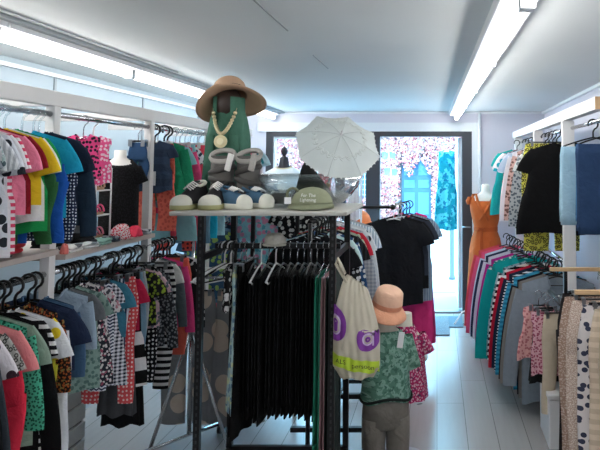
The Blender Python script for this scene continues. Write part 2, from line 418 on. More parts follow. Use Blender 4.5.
# ------------------------------------------------------------------ hangers
HM = {'black': m_blackp, 'clear': m_clear, 'white': m_whitep, 'wire': m_chrome, 'wood': m_wood, 'clip': m_blackp, 'clipw': m_whitep, 'metalhook': m_blackp}
HW = {'black': 'black plastic', 'clear': 'clear plastic', 'white': 'white plastic', 'wire': 'thin chrome wire', 'wood': 'wooden', 'clip': 'black clip', 'clipw': 'white clip', 'metalhook': 'black metal-hooked'}
HC = {}
SLOPE = .30
ZN = .078                      # drop from the rail to the neck of the hanger
def arc(r, a0, a1, n=9, cz=0):
    return [(r*math.cos(math.radians(a0+(a1-a0)*i/(n-1))), 0, cz + r*math.sin(math.radians(a0+(a1-a0)*i/(n-1)))) for i in range(n)]
def hanger_meshes(kind, hh):
    key = (kind, round(hh, 3))
    if key in HC: return HC[key]
    hook_r = .0055 if kind == 'black' else .0038 if kind in ('clear', 'white') else .0024
    R0 = .030 if kind == 'black' else .022
    cz = R0 - .0155                                     # the hook rests on a rail of radius .0125
    cz = -(R0 - .0125 - hook_r) + .0007
    hk = MB().tube(arc(R0, 200, -70, 11, cz) + [(.004, 0, cz-R0-.006), (0, 0, cz-R0-.016), (0, 0, -ZN-.010)], hook_r, 6)
    hook_m = m_chrome if kind in ('clip', 'wood', 'clipw', 'wire', 'metalhook') else HM[kind]
    out = {'hook': hk.mesh('hook', hook_m)}
    sb = MB(); r = {'black': .0052, 'clear': .0048, 'white': .0052, 'wire': .0025, 'wood': .007, 'metalhook': .0055}.get(kind, .005)
    if kind.startswith('clip'):
        sb.tube([(-hh, 0, -ZN-.004), (hh, 0, -ZN-.004)], .0055, 6)
        c = MB()
        out['bar'] = sb.mesh('bar', HM[kind])
        for nm, s in (('clip', -1), ('clip.', 1)):
            c = MB().box((s*hh*.86-.010, -.024, -ZN-.007), (s*hh*.86+.010, .024, -ZN+.004)).box((s*hh*.86-.010, -.024, -ZN-.034), (s*hh*.86+.010, -.0205, -ZN-.007)).box((s*hh*.86-.010, .0205, -ZN-.034), (s*hh*.86+.010, .024, -ZN-.007))
            out[nm] = c.mesh('clip', m_steel if kind == 'clip' else HM[kind], False)
    else:
        pts = []
        for i in range(-7, 8):
            x = hh*i/7; a = abs(i)/7
            pts.append((x, 0, -ZN - SLOPE*abs(x)*(.75+.25*a) - .011))
        sb.tube(pts, r, 6)
        if kind in ('black', 'clear', 'white', 'wood', 'metalhook'):
            sb.tube([(-hh*.96, 0, -ZN-.011-SLOPE*hh*.96), (-hh*.8, 0, -ZN-SLOPE*hh-.026), (hh*.8, 0, -ZN-SLOPE*hh-.026), (hh*.96, 0, -ZN-.011-SLOPE*hh*.96)], r*.7, 5)
        out['shoulder_bar'] = sb.mesh('shoulder_bar', HM[kind])
    HC[key] = out
    return out
def hanger(kind, hh, loc, rz, label, group, tilt=0):
    t = thing('clothes_hanger', label, 'hanger', loc, rz, group)
    if tilt: t.rotation_euler = (0, tilt, rz)
    for nm, me in hanger_meshes(kind, hh).items(): part_of(t, nm.rstrip('.'), me)
    return t

# ------------------------------------------------------------------ garments, all hanging from z = 0 (the rail)
def sheet(hw0, hw1, L, nu=.3, nd=.06, t=.014, z0=-ZN+.012, slope=SLOPE, seed=0, fold=.006, low=None, nbk=.02, nx=18, nz=11, hem=.008):
    rr = random.Random(3); k1, k2, p1, p2, p3 = rr.uniform(4, 7), rr.uniform(9, 13), rr.uniform(0, 6), rr.uniform(0, 6), rr.uniform(0, 6)
    mb = MB(); P = {}; rim = {1: [], -1: []}
    zb = z0 - L
    ne = nx//3; us = [-1+(1-nu)*j/ne for j in range(ne)] + [-nu+2*nu*j/(nx-2*ne) for j in range(nx-2*ne)] + [nu+(1-nu)*j/ne for j in range(ne+1)]
    for sd in (1, -1):                      # -1: the side towards -y
        for j in range(nx+1):
            u = us[j]
            for i in range(nz+1):
                s = (i/nz)**1.25
                hw = hw0 + (hw1-hw0)*min(1, s*1.15) - (.012 if .12 < s < .5 else 0)
                zt = z0 - slope*abs(u)*hw0
                if abs(u) < nu:
                    dep = nd if sd == -1 else nbk
                    zt = z0 - slope*nu*hw0 - dep*math.sqrt(max(0, 1-(u/nu)**2))
                x = u*hw; z = zt + (zb + hem*math.sin(k1*u+p3) - zt)*s
                g = min(1, .2 + 5*math.sqrt(s*.5+.001))
                if abs(u) < nu-1e-5: g = max(g, 1.05)
                fo = fold*(s**.8)*(math.sin(k1*u+p1+s*1.2) + .55*math.sin(k2*u+p2-s))
                y = sd*t*math.sqrt(max(0, 1-u**4))*g + fo
                if abs(u) == 1 and sd == -1: P[(sd, j, i)] = P[(1, j, i)]
                else: P[(sd, j, i)] = mb.vert((x, y, z))
                if i == 0 and abs(u) <= nu+1e-5: rim[sd].append((x, y, z))
    for sd in (1, -1):
        for j in range(nx):
            for i in range(nz):
                q = (P[(sd,j,i)], P[(sd,j+1,i)], P[(sd,j+1,i+1)], P[(sd,j,i+1)])
                mb.face(*(q if sd == 1 else reversed(q)))
    return mb, rim
def sleeve(sgn, x0, z0, ln, ang, r0, r1, t, seed, bend=0):
    rr = random.Random(seed+5); rs = []; n = 12; m = 7; x, z = x0, z0; ph = rr.uniform(0, 6)
    for i in range(m):
        f = i/(m-1); a = math.radians(ang + bend*f); dx, dz = math.cos(a), -math.sin(a)
        r = r0+(r1-r0)*f; tt = t*(1-.25*f)*(1 if i else .7)
        w = .004*math.sin(5*f+ph)
        rs.append([(sgn*(x + (-dz)*r*math.cos(2*PI*k/n)*1.0), tt*math.sin(2*PI*k/n)*(1+.25*math.sin(3*k+ph)) + w, z + dx*r*math.cos(2*PI*k/n)*1.0) for k in range(n)])
        st = ln/(m-1); x += dx*st; z += dz*st
    return MB().rings(rs, True, False, False)
GT = 0
def G(kind, loc, rz, hw, L, m, label, cat, group, seed, m2=None, tagc=False, name=None, t=.014, neck=None):
    """one garment; m2: trim / second fabric"""
    m2 = m2 or m
    NM = {'tee': 'tee_shirt', 'long': 'long_sleeved_top', 'shirt': 'shirt', 'jacket': 'jacket', 'tank': 'tank_top', 'dress': 'dress', 'sdress': 'sleeveless_dress', 'skirt': 'skirt', 'pants': 'trousers',
          'fold': 'folded_trousers', 'shorts': 'shorts', 'leggings': 'leggings'}
    o = thing(name or NM[kind], label, cat, loc, rz, group)
    rr = random.Random(seed)
    if kind in ('tee', 'long', 'shirt', 'jacket', 'tank', 'dress', 'sdress'):
        sl = kind in ('tee', 'long', 'shirt', 'jacket', 'dress')
        hw1 = hw*(1.5 if kind in ('dress', 'sdress') else 1.04)
        nu = neck or (.42 if kind in ('tank', 'sdress') else .30); nd = {'tank': .09, 'sdress': .10, 'shirt': .05, 'jacket': .12}.get(kind, .05)*min(1, hw/.2)
        mb, rim = sheet(hw, hw1, L, nu, nd, t, seed=seed, fold=.014 if kind in ('dress', 'sdress') else .008*max(1, L/.42))
        mb.build('body', m, o)
        oy = 1.3 if kind in ('shirt', 'jacket') else 1.1
        loop = [(p[0], p[1]*oy, p[2]) for p in rim[-1] + rim[1][::-1]]
        MB().tube(loop + [loop[0]], .0035 if kind not in ('shirt', 'jacket') else .0055, 6, False).build('collar' if kind in ('shirt', 'jacket') else 'neckband', m2, o)
        if sl:
            for s in (-1, 1):
                zs = -ZN + .012 - SLOPE*hw
                if kind in ('tee', 'dress'): sb = sleeve(s, hw*.80, zs-.036*hw/.2, hw*.68, 46+rr.uniform(-6, 6), hw*.30, hw*.30, t*.85, seed+s, 32)
                else: sb = sleeve(s, hw*.88, zs-.045*hw/.2, min(L*.88, hw*2.6), 73, hw*.30, hw*.19, t*.85, seed+s, 15)
                sb.build('sleeve', m2 if kind == 'tee' and m2 is not m and seed % 2 else m, o)
        if kind in ('shirt', 'jacket'):
            pl = MB().box((-.014, -t-.007, -ZN-.04-L*.86), (.014, -t-.003, -ZN-.10)).build('placket', m2, o, False)
            for k in range(4): part_of(pl, 'button', MB().disc((0, -t-.0085, -ZN-.14-k*L*.17), .006, .004, 'y', 8).mesh('button', m_whitep if seed % 2 else m_blackp))
    elif kind in ('pants', 'leggings', 'shorts'):
        zt = -ZN-.012; hip = L*(.28 if kind != 'shorts' else .45)
        MB().ell([(0,0,zt,hw*.92,t), (0,0,zt-.03,hw*.94,t*1.05)], 16, False, False).build('waistband', m2, o)
        MB().ell([(0,0,zt-.028,hw*.95,t), (0,0,zt-hip*.6,hw*1.05,t*1.35), (0,0,zt-hip,hw*1.06,t*1.3), (0,0,zt-hip-.015,hw*.9,t*.9)], 18, False, True).build('seat', m, o)
        r1 = {'pants': .46, 'leggings': .30, 'shorts': .56}[kind]
        for s in (-1, 1):
            secs = []
            for i in range(8):
                f = i/7; z = zt-hip*.8 - (L-hip*.8)*f; r = hw*(.54+(r1-.54)*f)
                secs.append((s*(hw*.53+.01*f)+.006*math.sin(6*f+seed), .006*math.sin(5*f+seed+s), z, r, t*(1.1-.15*f)))
            MB().ell(secs, 14, False, False).build('leg', m, o)
    elif kind == 'fold':
        for s in (-1, 1):
            secs = []
            zf = -ZN - SLOPE*hw*.9 - .012
            for i in range(9):
                f = i/8; z = zf - (L - (.05 if s > 0 else 0))*f
                secs.append((.004*math.sin(4*f+seed), s*t*.62+.0022*math.sin(5*f+seed)*f, z, hw*(1 if i else .96), t*.6*(1 if i else .5)))
            MB().ell(secs, 16, True, True, pw=.7).build('leg', m, o)
        MB().tube([(hw*.52, -t*1.22-.003, zf-.02-f*(L-.1)) for f in [j/8 for j in range(9)]], .0022, 5).build('side_seam', m2, o)
        MB().ell([(0, t*.62, zf-L+.052, hw*1.01, t*.68), (0, t*.62, zf-L+.015, hw*1.01, t*.68)], 16, True, True, pw=.7).build('waistband', m2, o)
    elif kind == 'skirt':
        rs = []; n = 36; zt = -ZN-.012
        for i in range(9):
            f = i/8; ring = []
            for k in range(n):
                a = 2*PI*k/n; w = 1 + .10*f*math.sin(9*a+seed)
                ring.append(((hw*(.75+.45*f))*math.cos(a)*w, (t*(1+1.6*f))*math.sin(a)*(1+.3*f*math.sin(7*a)), zt-L*f + .008*f*math.sin(5*a)))
            rs.append(ring)
        MB().rings(rs, True, False, False).build('body', m, o)
        MB().ell([(0,0,zt+.003,hw*.77,t*1.1), (0,0,zt-.035,hw*.79,t*1.15)], 18, False, False).build('waistband', m2, o)
    if tagc:
        s = 1 if rr.random() < .5 else -1
        MB().box((-.022, -t-.012, -.33), (.022, -t-.009, -.25)).build('price_tag', m_whitep, o, False)
    return o

CATS = {'tee': 'tee shirt', 'long': 'top', 'shirt': 'shirt', 'jacket': 'jacket', 'tank': 'top', 'dress': 'dress', 'sdress': 'dress', 'skirt': 'skirt', 'pants': 'trousers', 'fold': 'trousers', 'shorts': 'shorts', 'leggings': 'leggings'}
SEED = [100]
def rail_row(items, x, z, phrase, gname, hk, axis='y', hphr=None, jit=1.5):
    """items: (position along the rail, kind, half width, length, fabric, description[, options])"""
    for it in items:
        p, kind, hw, L, m, desc = it[:6]; op = it[6] if len(it) > 6 else {}
        SEED[0] += 1; rr = random.Random(SEED[0])
        rz = math.radians(rr.uniform(-jit, jit) + op.get('rz', 0)) + (PI/2 if axis == 'x' else 0)
        z_ = z - op.get('drop', 0)
        loc = (x + op.get('dx', 0), p, z_) if axis == 'y' else (p, x + op.get('dx', 0), z_)
        G(kind, loc, rz, hw, L, m, f'{desc} {phrase}', op.get('cat', CATS[kind]), gname, SEED[0], op.get('m2'), op.get('tag', False), op.get('name'), op.get('t', .013), op.get('neck'))
        k = op.get('h', hk)
        if k == 'none': continue
        if kind in ('pants', 'leggings', 'shorts', 'skirt'): k = 'clip' if k not in ('clipw', 'clear') else 'clipw'; hh = hw*.8
        elif kind == 'fold': hh = hw*.9 if k != 'white' else .19
        else: hh = hw*.66
        lab = f'{HW[k]} hanger holding the {desc} {phrase}'
        if len(lab.split()) > 16: lab = f'{HW[k]} hanger of the {desc} {phrase}'
        if len(lab.split()) > 16: lab = f'{HW[k]} hanger holding the {desc}'
        hanger(k, hh, loc, rz, lab, 'hangers ' + gname.split(' ', 1)[1])
# ------------------------------------------------------------------ wall rack on the left: beam, posts, rails, shelf boards
RXL = -1.62
UZ, LZ = 1.935, 1.27
t = thing('wall_rack', 'long white timber rack with posts, rails and shelf boards along the panelled wall', 'clothes rack', (RXL, 3.4, 0))
PY = [1.76, 2.63, 3.515, 4.42, 5.36]
MB().box((-.02, -2.6, 1.968), (.02, 2.02, 2.032)).build('beam', m_white, t, False, .003)
for i, y in enumerate(PY):
    MB().box((-.02, y-.022-3.4, 0 if i < 2 else .78), (.02, y+.022-3.4, 1.968)).build('post', m_white, t, False, .002)
for z, nm in ((UZ, 'upper_rail'), (LZ, 'lower_rail')):
    for a, b in zip(PY[:-1], PY[1:]):
        MB().tube([(0, a+.022-3.4, z), (0, b-.022-3.4, z)], .0125, 10).build(nm, m_chrome, t)
for a, b, z in ((PY[0], PY[1], 1.375), (PY[1], PY[2], 1.345)):
    MB().box((-.72, a-3.4-.0, z-.022), (-.0215, b-3.4, z)).box((-.0215, a+.024-3.4, z-.022), (.06, b-.024-3.4, z)).build('shelf_board', mat('shelf_board', '#b9aca4', .6, noise=.08, nscale=9), t, False, .002)
for a in PY[2:4]:
    pass
for k in range(5):
    MB().box((-.7, PY[k]-.022-3.4, 1.97), (-.02, PY[k]+.022-3.4, 2.01)).build('wall_bracket', m_white, t, False)

g = 'garments on the upper rail nearest the camera'
ph = 'on upper rail before the first post'
c = .14
rail_row([
 (1.93, 'tee', .16, .42, fab('#1a1d24'), 'black tee shirt'),
 (1.965, 'shirt', .17, .45, fab('#28313c', 'print', '#8fa3ae', 28), 'dark shirt with pale palm print'),
 (2.00, 'tee', .16, .44, fab('#7f878d'), 'mid grey jersey top'),
 (2.035, 'tee', .16, .44, fab('#c9d0d2', 'print', '#4d6268', 22, '#9fb4b4'), 'pale grey tee with leaf print'),
 (2.07, 'tee', .165, .46, fab('#e3e5e8', 'sv', '#b9bec4', 60), 'white tee with fine grey stripes'),
 (2.105, 'tee', .17, .44, fab('#dfe3ea', 'print', '#2c3138', 13), 'white tee with black bird print'),
 (2.14, 'tee', .16, .47, fab('#eceaee'), 'plain white long jersey top'),
 (2.172, 'tee', .155, .46, fab('#f2e8ec', 'sh', '#d9486a', 42), 'white and pink striped tee'),
 (2.205, 'tee', .165, .33, fab('#f28aa6'), 'bright pink tee'),
 (2.237, 'tee', .16, .33, fab('#8e1c28'), 'dark red tee'),
 (2.27, 'tee', .175, .30, fab('#f0cb2a'), 'sunny yellow tee'),
 (2.302, 'tee', .17, .36, fab('#e9eaea'), 'off-white short tee with wide sleeves'),
 (2.335, 'tee', .165, .40, fab('#1f9a52'), 'grass green tee'),
 (2.365, 'leggings', .10, .30, fab('#2c5f36'), 'forest green jogging trousers', {'dx': .08, 'drop': .12, 'h': 'none'}),
 (2.40, 'leggings', .11, .30, fab('#1e57ad'), 'royal blue jogging trousers', {'dx': .09, 'drop': .12, 'h': 'none'}),
 (2.435, 'tee', .17, .36, fab('#1fa3c9'), 'turquoise blue tee'),
 (2.47, 'leggings', .10, .30, fab('#1b2740', 'dots', '#c9d2dd', 60), 'navy leggings with white pin dots', {'dx': .10, 'drop': .12, 'h': 'none'}),
 (2.505, 'tee', .175, .34, fab('#1c2638'), 'midnight navy tee'),
 (2.54, 'long', .17, .40, fab('#25384a'), 'slate blue jersey top'),
 (2.575, 'leggings', .10, .28, fab('#a5aaad', 'marl', '#8c9194', 60), 'light grey marl jogging trousers', {'dx': .10, 'drop': .12, 'h': 'none'}),
], RXL, UZ, ph, g, 'clear')

g = 'garments on the lower rail nearest the camera'
ph = 'on lower rail before the first post'
rail_row([
 (1.966, 'jacket', .19, .46, fab('#2c3136'), 'charcoal zip jacket'),
 (2.009, 'long', .18, .50, fab('#111316'), 'black jersey top'),
 (2.051, 'jacket', .18, .48, fab('#3b434b'), 'steel grey knitted jacket'),
 (2.090, 'tee', .175, .42, fab('#e2dde2', 'print', '#3b2a34', 13), 'white tee with scattered dark stars'),
 (2.129, 'tee', .17, .58, fab('#a7a7a2', 'leopard', '#3d3d3b', 38), 'grey leopard speckled tunic'),
 (2.163, 'leggings', .12, .50, fab('#d62f47'), 'coral red jogging trousers', {'dx': .10, 'drop': .12, 'h': 'none'}),
 (2.197, 'tee', .18, .36, fab('#ea8f93'), 'salmon pink tee'),
 (2.231, 'jacket', .18, .36, fab('#4fb594', 'print', '#1c5c48', 60), 'mint green speckled cardigan'),
 (2.266, 'tee', .18, .48, fab('#8fa695'), 'sage green tee'),
 (2.300, 'long', .18, .52, fab('#0f0f12'), 'jet black sweater'),
 (2.334, 'tee', .17, .56, fab('#15151a', 'sh', '#e6e6e6', 34), 'black and white striped dress', {'cat': 'dress', 'name': 'dress'}),
 (2.369, 'tee', .19, .36, fab('#e3e6ea', 'print', '#e8cf2e', 11), 'white tee with yellow lemon print'),
 (2.403, 'leggings', .09, .40, fab('#b3ae32'), 'olive yellow leggings', {'dx': .09, 'drop': .12, 'h': 'none'}),
 (2.437, 'shirt', .165, .30, fab('#241a18', 'floral', '#a9582c', 60, '#8d7c4a'), 'black shirt with orange pattern'),
 (2.471, 'leggings', .10, .54, fab('#dce1e8'), 'bright white long trousers', {'dx': .10, 'drop': .10, 'h': 'none'}),
 (2.514, 'tee', .18, .30, fab('#26324d'), 'navy blue tee'),
 (2.557, 'shirt', .16, .28, fab('#34506e', 'denim', '#4d6c8b'), 'indigo denim shirt'),
], RXL, LZ, ph, g, 'black')

g = 'garments on the lower rail under the folded shelf'
ph = 'on lower rail under folded stacks'
rail_row([
 (2.70, 'shirt', .135, .22, fab('#8fa5b8', 'denim', '#a9bccb'), 'faded denim shirt'),
 (2.742, 'tee', .14, .28, fab('#74787c', 'marl', '#5f6468', 50), 'grey marl hooded top'),
 (2.784, 'tee', .14, .46, fab('#86a29a', 'floral', '#5b7a74', 30), 'dusty green patterned tee'),
 (2.826, 'dress', .12, .46, fab('#2b2e38', 'floral', '#d7d2d2', 40, '#a0526a'), 'dark dress with small flowers'),
 (2.868, 'tee', .14, .42, fab('#d5d3d4', 'floral', '#4a4e56', 30, '#b5818d'), 'pale floral tee'),
 (2.91, 'leggings', .135, .48, fab('#dfe3ea', 'zig', '#2c3b58', 44), 'white and navy zigzag leggings'),
 (2.952, 'dress', .12, .50, fab('#e4e6ee', 'check', '#1d2438', 60), 'navy gingham check dress'),
 (2.994, 'tee', .145, .30, fab('#3f7f98'), 'petrol blue tee'),
 (3.036, 'pants', .135, .50, fab('#d9dfe6', 'sv', '#2c3c5a', 60), 'navy striped linen trousers'),
 (3.078, 'leggings', .135, .60, fab('#e2585c', 'dots', '#f4d9d2', 40), 'coral red spotted leggings', {'dx': .03}),
 (3.12, 'tee', .15, .30, fab('#c2274c'), 'raspberry red tee'),
 (3.162, 'dress', .12, .58, fab('#ececee', 'sh', '#121214', 8), 'black and white broad striped dress'),
 (3.204, 'pants', .14, .55, fab('#6d93ad', 'denim', '#86a9bf'), 'pale blue jeans'),
 (3.246, 'leggings', .135, .60, fab('#b5bcc4', 'marl', '#a4abb3', 60), 'silver grey leggings'),
 (3.288, 'tee', .155, .32, fab('#1b1b1e', 'print', '#8fa83a', 30), 'black tee with lime print'),
 (3.33, 'tee', .155, .34, fab('#d9b7c4', 'floral', '#6c7480', 26), 'pink and grey floral tee'),
 (3.372, 'leggings', .14, .60, fab('#16161a', 'dots', '#e6e6e6', 34), 'black leggings with white dots'),
 (3.414, 'jacket', .15, .46, fab('#32363c', 'print', '#8a8f95', 40), 'anthracite patterned cardigan'),
 (3.456, 'leggings', .14, .66, fab('#141417', 'sh', '#dcdcdc', 30), 'black leggings with white side bands', {'dx': .05}),
], RXL, LZ, ph, g, 'black')
# two long adult skirts behind the children's clothes
rail_row([
 (3.099, 'skirt', .075, .66, fab('#4a4c50', 'marl', '#3a3c40', 12), 'long dark grey marl skirt', {'dx': .07, 't': .01, 'h': 'none'}),
 (3.183, 'skirt', .085, .74, fab('#111113'), 'long black skirt with lace hem', {'dx': .06, 't': .01, 'h': 'none', 'm2': fab('#2a2a2c')}),
], RXL, LZ, 'hung behind the small clothes', 'long skirts behind the lower rail', 'clip')

g = 'garments on the lower rail past the second post'
ph = 'on lower rail past second post'
rail_row([
 (3.575, 'tee', .14, .40, fab('#d5d5d3'), 'off-white tee'),
 (3.62, 'jacket', .13, .40, fab('#5d6a70'), 'grey green cardigan'),
 (3.66, 'long', .15, .42, fab('#e64a8a'), 'hot pink sweater'),
 (3.70, 'leggings', .14, .55, fab('#ee6f5e'), 'coral orange leggings', {'dx': .04}),
 (3.74, 'jacket', .16, .40, fab('#17181b'), 'black padded jacket', {'t': .02}),
 (3.79, 'shirt', .16, .42, fab('#1c1d20', 'print', '#d9d9d9', 26), 'black blouse with white marks'),
 (3.83, 'tee', .16, .36, fab('#e3e3e5', 'print', '#2a2a2e', 22), 'white blouse with black marks'),
], RXL, LZ, ph, g, 'black')

g = 'garments on the upper rail past the second post'
ph = 'on upper rail past second post'
rail_row([
 (3.585, 'tee', .10, .30, fab('#35455c', 'sh', '#2d3b50', 12), 'navy tee with white tag', {'tag': True, 'h': 'black'}),
 (3.625, 'shorts', .10, .50, fab('#e2725f', 'print', '#c9574c', 30), 'coral cotton dungaree shorts'),
 (3.665, 'jacket', .12, .36, fab('#23936a'), 'emerald green cardigan', {'dx': .02, 'h': 'black'}),
 (3.71, 'tee', .14, .40, fab('#8fc4cf'), 'pale aqua tee'),
 (3.755, 'long', .15, .44, fab('#e85083'), 'rose pink jersey top', {'h': 'black'}),
 (3.80, 'pants', .13, .58, fab('#9ccfd4', 'denim', '#82bcc6'), 'light aqua jeans', {'dx': .03}),
 (3.845, 'tee', .14, .36, fab('#ecebef', 'print', '#3b4a60', 24), 'white tee with navy motif'),
 (3.89, 'leggings', .14, .56, fab('#ea5166'), 'strawberry red leggings', {'dx': .05}),
 (3.935, 'jacket', .15, .44, fab('#2c3f5f'), 'dark denim jacket'),
 (3.98, 'leggings', .14, .66, fab('#e8574e', 'dots', '#4a2530', 26), 'orange red leggings with dark dots', {'dx': -.02}),
 (4.025, 'pants', .14, .62, fab('#5b8aa3', 'denim', '#76a4ba'), 'washed blue jeans', {'dx': .03}),
 (4.07, 'tee', .14, .40, fab('#a8d8d4', 'print', '#3d7f86', 20), 'mint tee with teal print'),
 (4.115, 'leggings', .14, .60, fab('#23b0cf'), 'cyan leggings', {'dx': .05}),
 (4.16, 'shirt', .15, .46, fab('#7fa9b8', 'denim', '#9bc2cd'), 'chambray shirt'),
 (4.205, 'long', .15, .46, fab('#cfdc8a'), 'pale lime top'),
 (4.25, 'tee', .15, .44, fab('#1d2b3f'), 'dark navy sweater'),
 (4.30, 'pants', .14, .60, fab('#a6cdd6', 'denim', '#8fbcc8'), 'ice blue jeans', {'dx': .03}),
 (4.345, 'jacket', .15, .42, fab('#2a2d33'), 'black bomber jacket'),
], RXL, UZ, ph, g, 'clear')
g = 'garments on the upper rail at the far end'
ph = 'at upper rail far end'
rail_row([
 (4.50, 'tee', .15, .46, fab('#3fb0a0'), 'sea green tee'),
 (4.60, 'long', .15, .50, fab('#35507a'), 'cobalt blue top'),
 (4.70, 'dress', .13, .56, fab('#dfe7ec', 'floral', '#5d8fb0', 26), 'white dress with blue flowers'),
 (4.80, 'tee', .15, .46, fab('#6fc3cf'), 'light turquoise tee'),
 (4.90, 'jacket', .15, .50, fab('#2d3340'), 'graphite jacket'),
 (5.00, 'tee', .15, .50, fab('#e2447c'), 'fuchsia tee'),
 (5.10, 'long', .15, .50, fab('#e9ecef'), 'snow white top'),
 (5.20, 'dress', .13, .56, fab('#2b7a86'), 'deep teal dress'),
 (5.29, 'tee', .15, .46, fab('#b8d4dd'), 'powder blue tee'),
], RXL, UZ, ph, g, 'clear')
g = 'garments on the lower rail at the far end'
ph = 'at lower rail far end'
rail_row([
 (4.50, 'tee', .17, .50, fab('#3a5a78', 'print', '#9fc06a', 16), 'blue tee with green print', {'m2': fab('#3a5a78')}),
 (4.62, 'shirt', .17, .55, fab('#55799a', 'denim', '#6d91ae'), 'mid blue denim shirt'),
 (4.74, 'jacket', .17, .55, fab('#2f4763', 'denim', '#3f5a78'), 'raw denim jacket'),
 (4.86, 'tee', .17, .50, fab('#7fa8c4', 'print', '#d9e4ea', 20), 'sky blue tee with white print'),
 (4.98, 'pants', .16, .70, fab('#d96a82'), 'old rose trousers'),
 (5.10, 'shirt', .17, .55, fab('#42607c', 'floral', '#b9cad4', 30), 'blue blouse with pale sprigs'),
 (5.22, 'dress', .14, .70, fab('#233a52'), 'ink blue dress'),
], RXL, LZ+.08, ph, g, 'black')

# ------------------------------------------------------------------ rack on the right
RX = .90
t = thing('wall_rack', 'white timber clothes rack with beam and two rails along the pale lilac wall', 'clothes rack', (RX, 5.3, 0))
MB().box((-.03, 3.43-5.3, 2.027), (.03, 7.2-5.3, 2.1)).build('beam', m_white, t, False, .003)
MB().box((-.029, 3.428-5.3, 2.028), (.029, 3.4305-5.3, 2.099)).build('beam_end', m_wood, t, False)
PR = [4.32, 5.6, 6.95]
for y in PR: MB().box((-.035, y-.03-5.3, 0), (.045, y+.03-5.3, 2.027)).build('post', m_white, t, False, .003)
for a, b in ((3.43, 4.29), (4.35, 5.57), (5.63, 6.92)):
    MB().tube([(.03, a-5.3, 1.975), (.03, b-5.3, 1.975)], .0125, 10).build('upper_rail', m_chrome, t)
for a, b in ((4.35, 5.57), (5.63, 6.92)):
    MB().tube([(0, a-5.3, 1.04), (0, b-5.3, 1.04)], .0125, 10).build('lower_rail', m_chrome, t)
for y in (3.46, 6.9):
    MB().box((.03, y-.02-5.3, 2.03), (XR-RX, y+.02-5.3, 2.07)).build('wall_bracket', m_white, t, False)
UX = RX + .03
g = 'garments on the upper rail by the lilac wall'
ph = 'on upper rail by lilac wall'
rail_row([
 (3.50, 'fold', .17, .50, fab('#1f3350', 'denim', '#2b4468'), 'dark indigo jeans folded over', {'t': .03, 'tag': True, 'dx': .02}),
 (3.61, 'fold', .16, .46, fab('#3f6f96', 'denim', '#5586aa'), 'mid blue jeans folded over', {'t': .028, 'dx': .03}),
 (3.72, 'fold', .20, .46, fab('#8fb4cb', 'denim', '#a9c8d8'), 'light blue jeans folded over', {'t': .03, 'tag': True}),
 (4.55, 'dress', .24, .68, fab('#0b0b0d'), 'black kimono top', {'t': .025, 'name': 'tunic'}),
 (4.70, 'pants', .20, .80, fab('#d7d05a', 'leopard', '#3a3a24', 26), 'yellow leopard print trousers', {'dx': -.08}),
 (4.86, 'tee', .24, .62, fab('#e0e2e4', 'print', '#8a8f98', 22), 'white blouse with grey print'),
 (5.02, 'shirt', .24, .64, fab('#b6bac0', 'floral', '#5d6672', 26), 'silver floral blouse'),
 (5.20, 'dress', .19, .70, fab('#8b8350', 'tiedye', '#4f5334', 9, '#b8a56a'), 'olive camouflage tunic', {'name': 'tunic'}),
 (5.38, 'shirt', .24, .62, fab('#d9b0a8', 'floral', '#7c5a54', 22), 'dusty pink floral blouse'),
 (5.72, 'long', .24, .66, fab('#e8e4ea'), 'plain white long sleeved top'),
 (5.92, 'tee', .25, .62, fab('#c3d3e4'), 'pale ice blue tee'),
 (6.14, 'tank', .22, .60, fab('#16171c'), 'black vest top'),
 (6.36, 'tee', .25, .60, fab('#f0f0f4', 'print', '#1fa8b5', 8), 'white tee with teal blocks'),
 (6.58, 'tee', .24, .58, fab('#c92138'), 'crimson red tee', {'m2': fab('#f3f3f3')}),
 (6.80, 'dress', .20, .72, fab('#20b5b0'), 'bright turquoise beach dress', {'dx': -.06}),
], UX, 1.975, ph, g, 'black')
g = 'garments on the lower rail by the lilac wall'
ph = 'on lower rail by lilac wall'
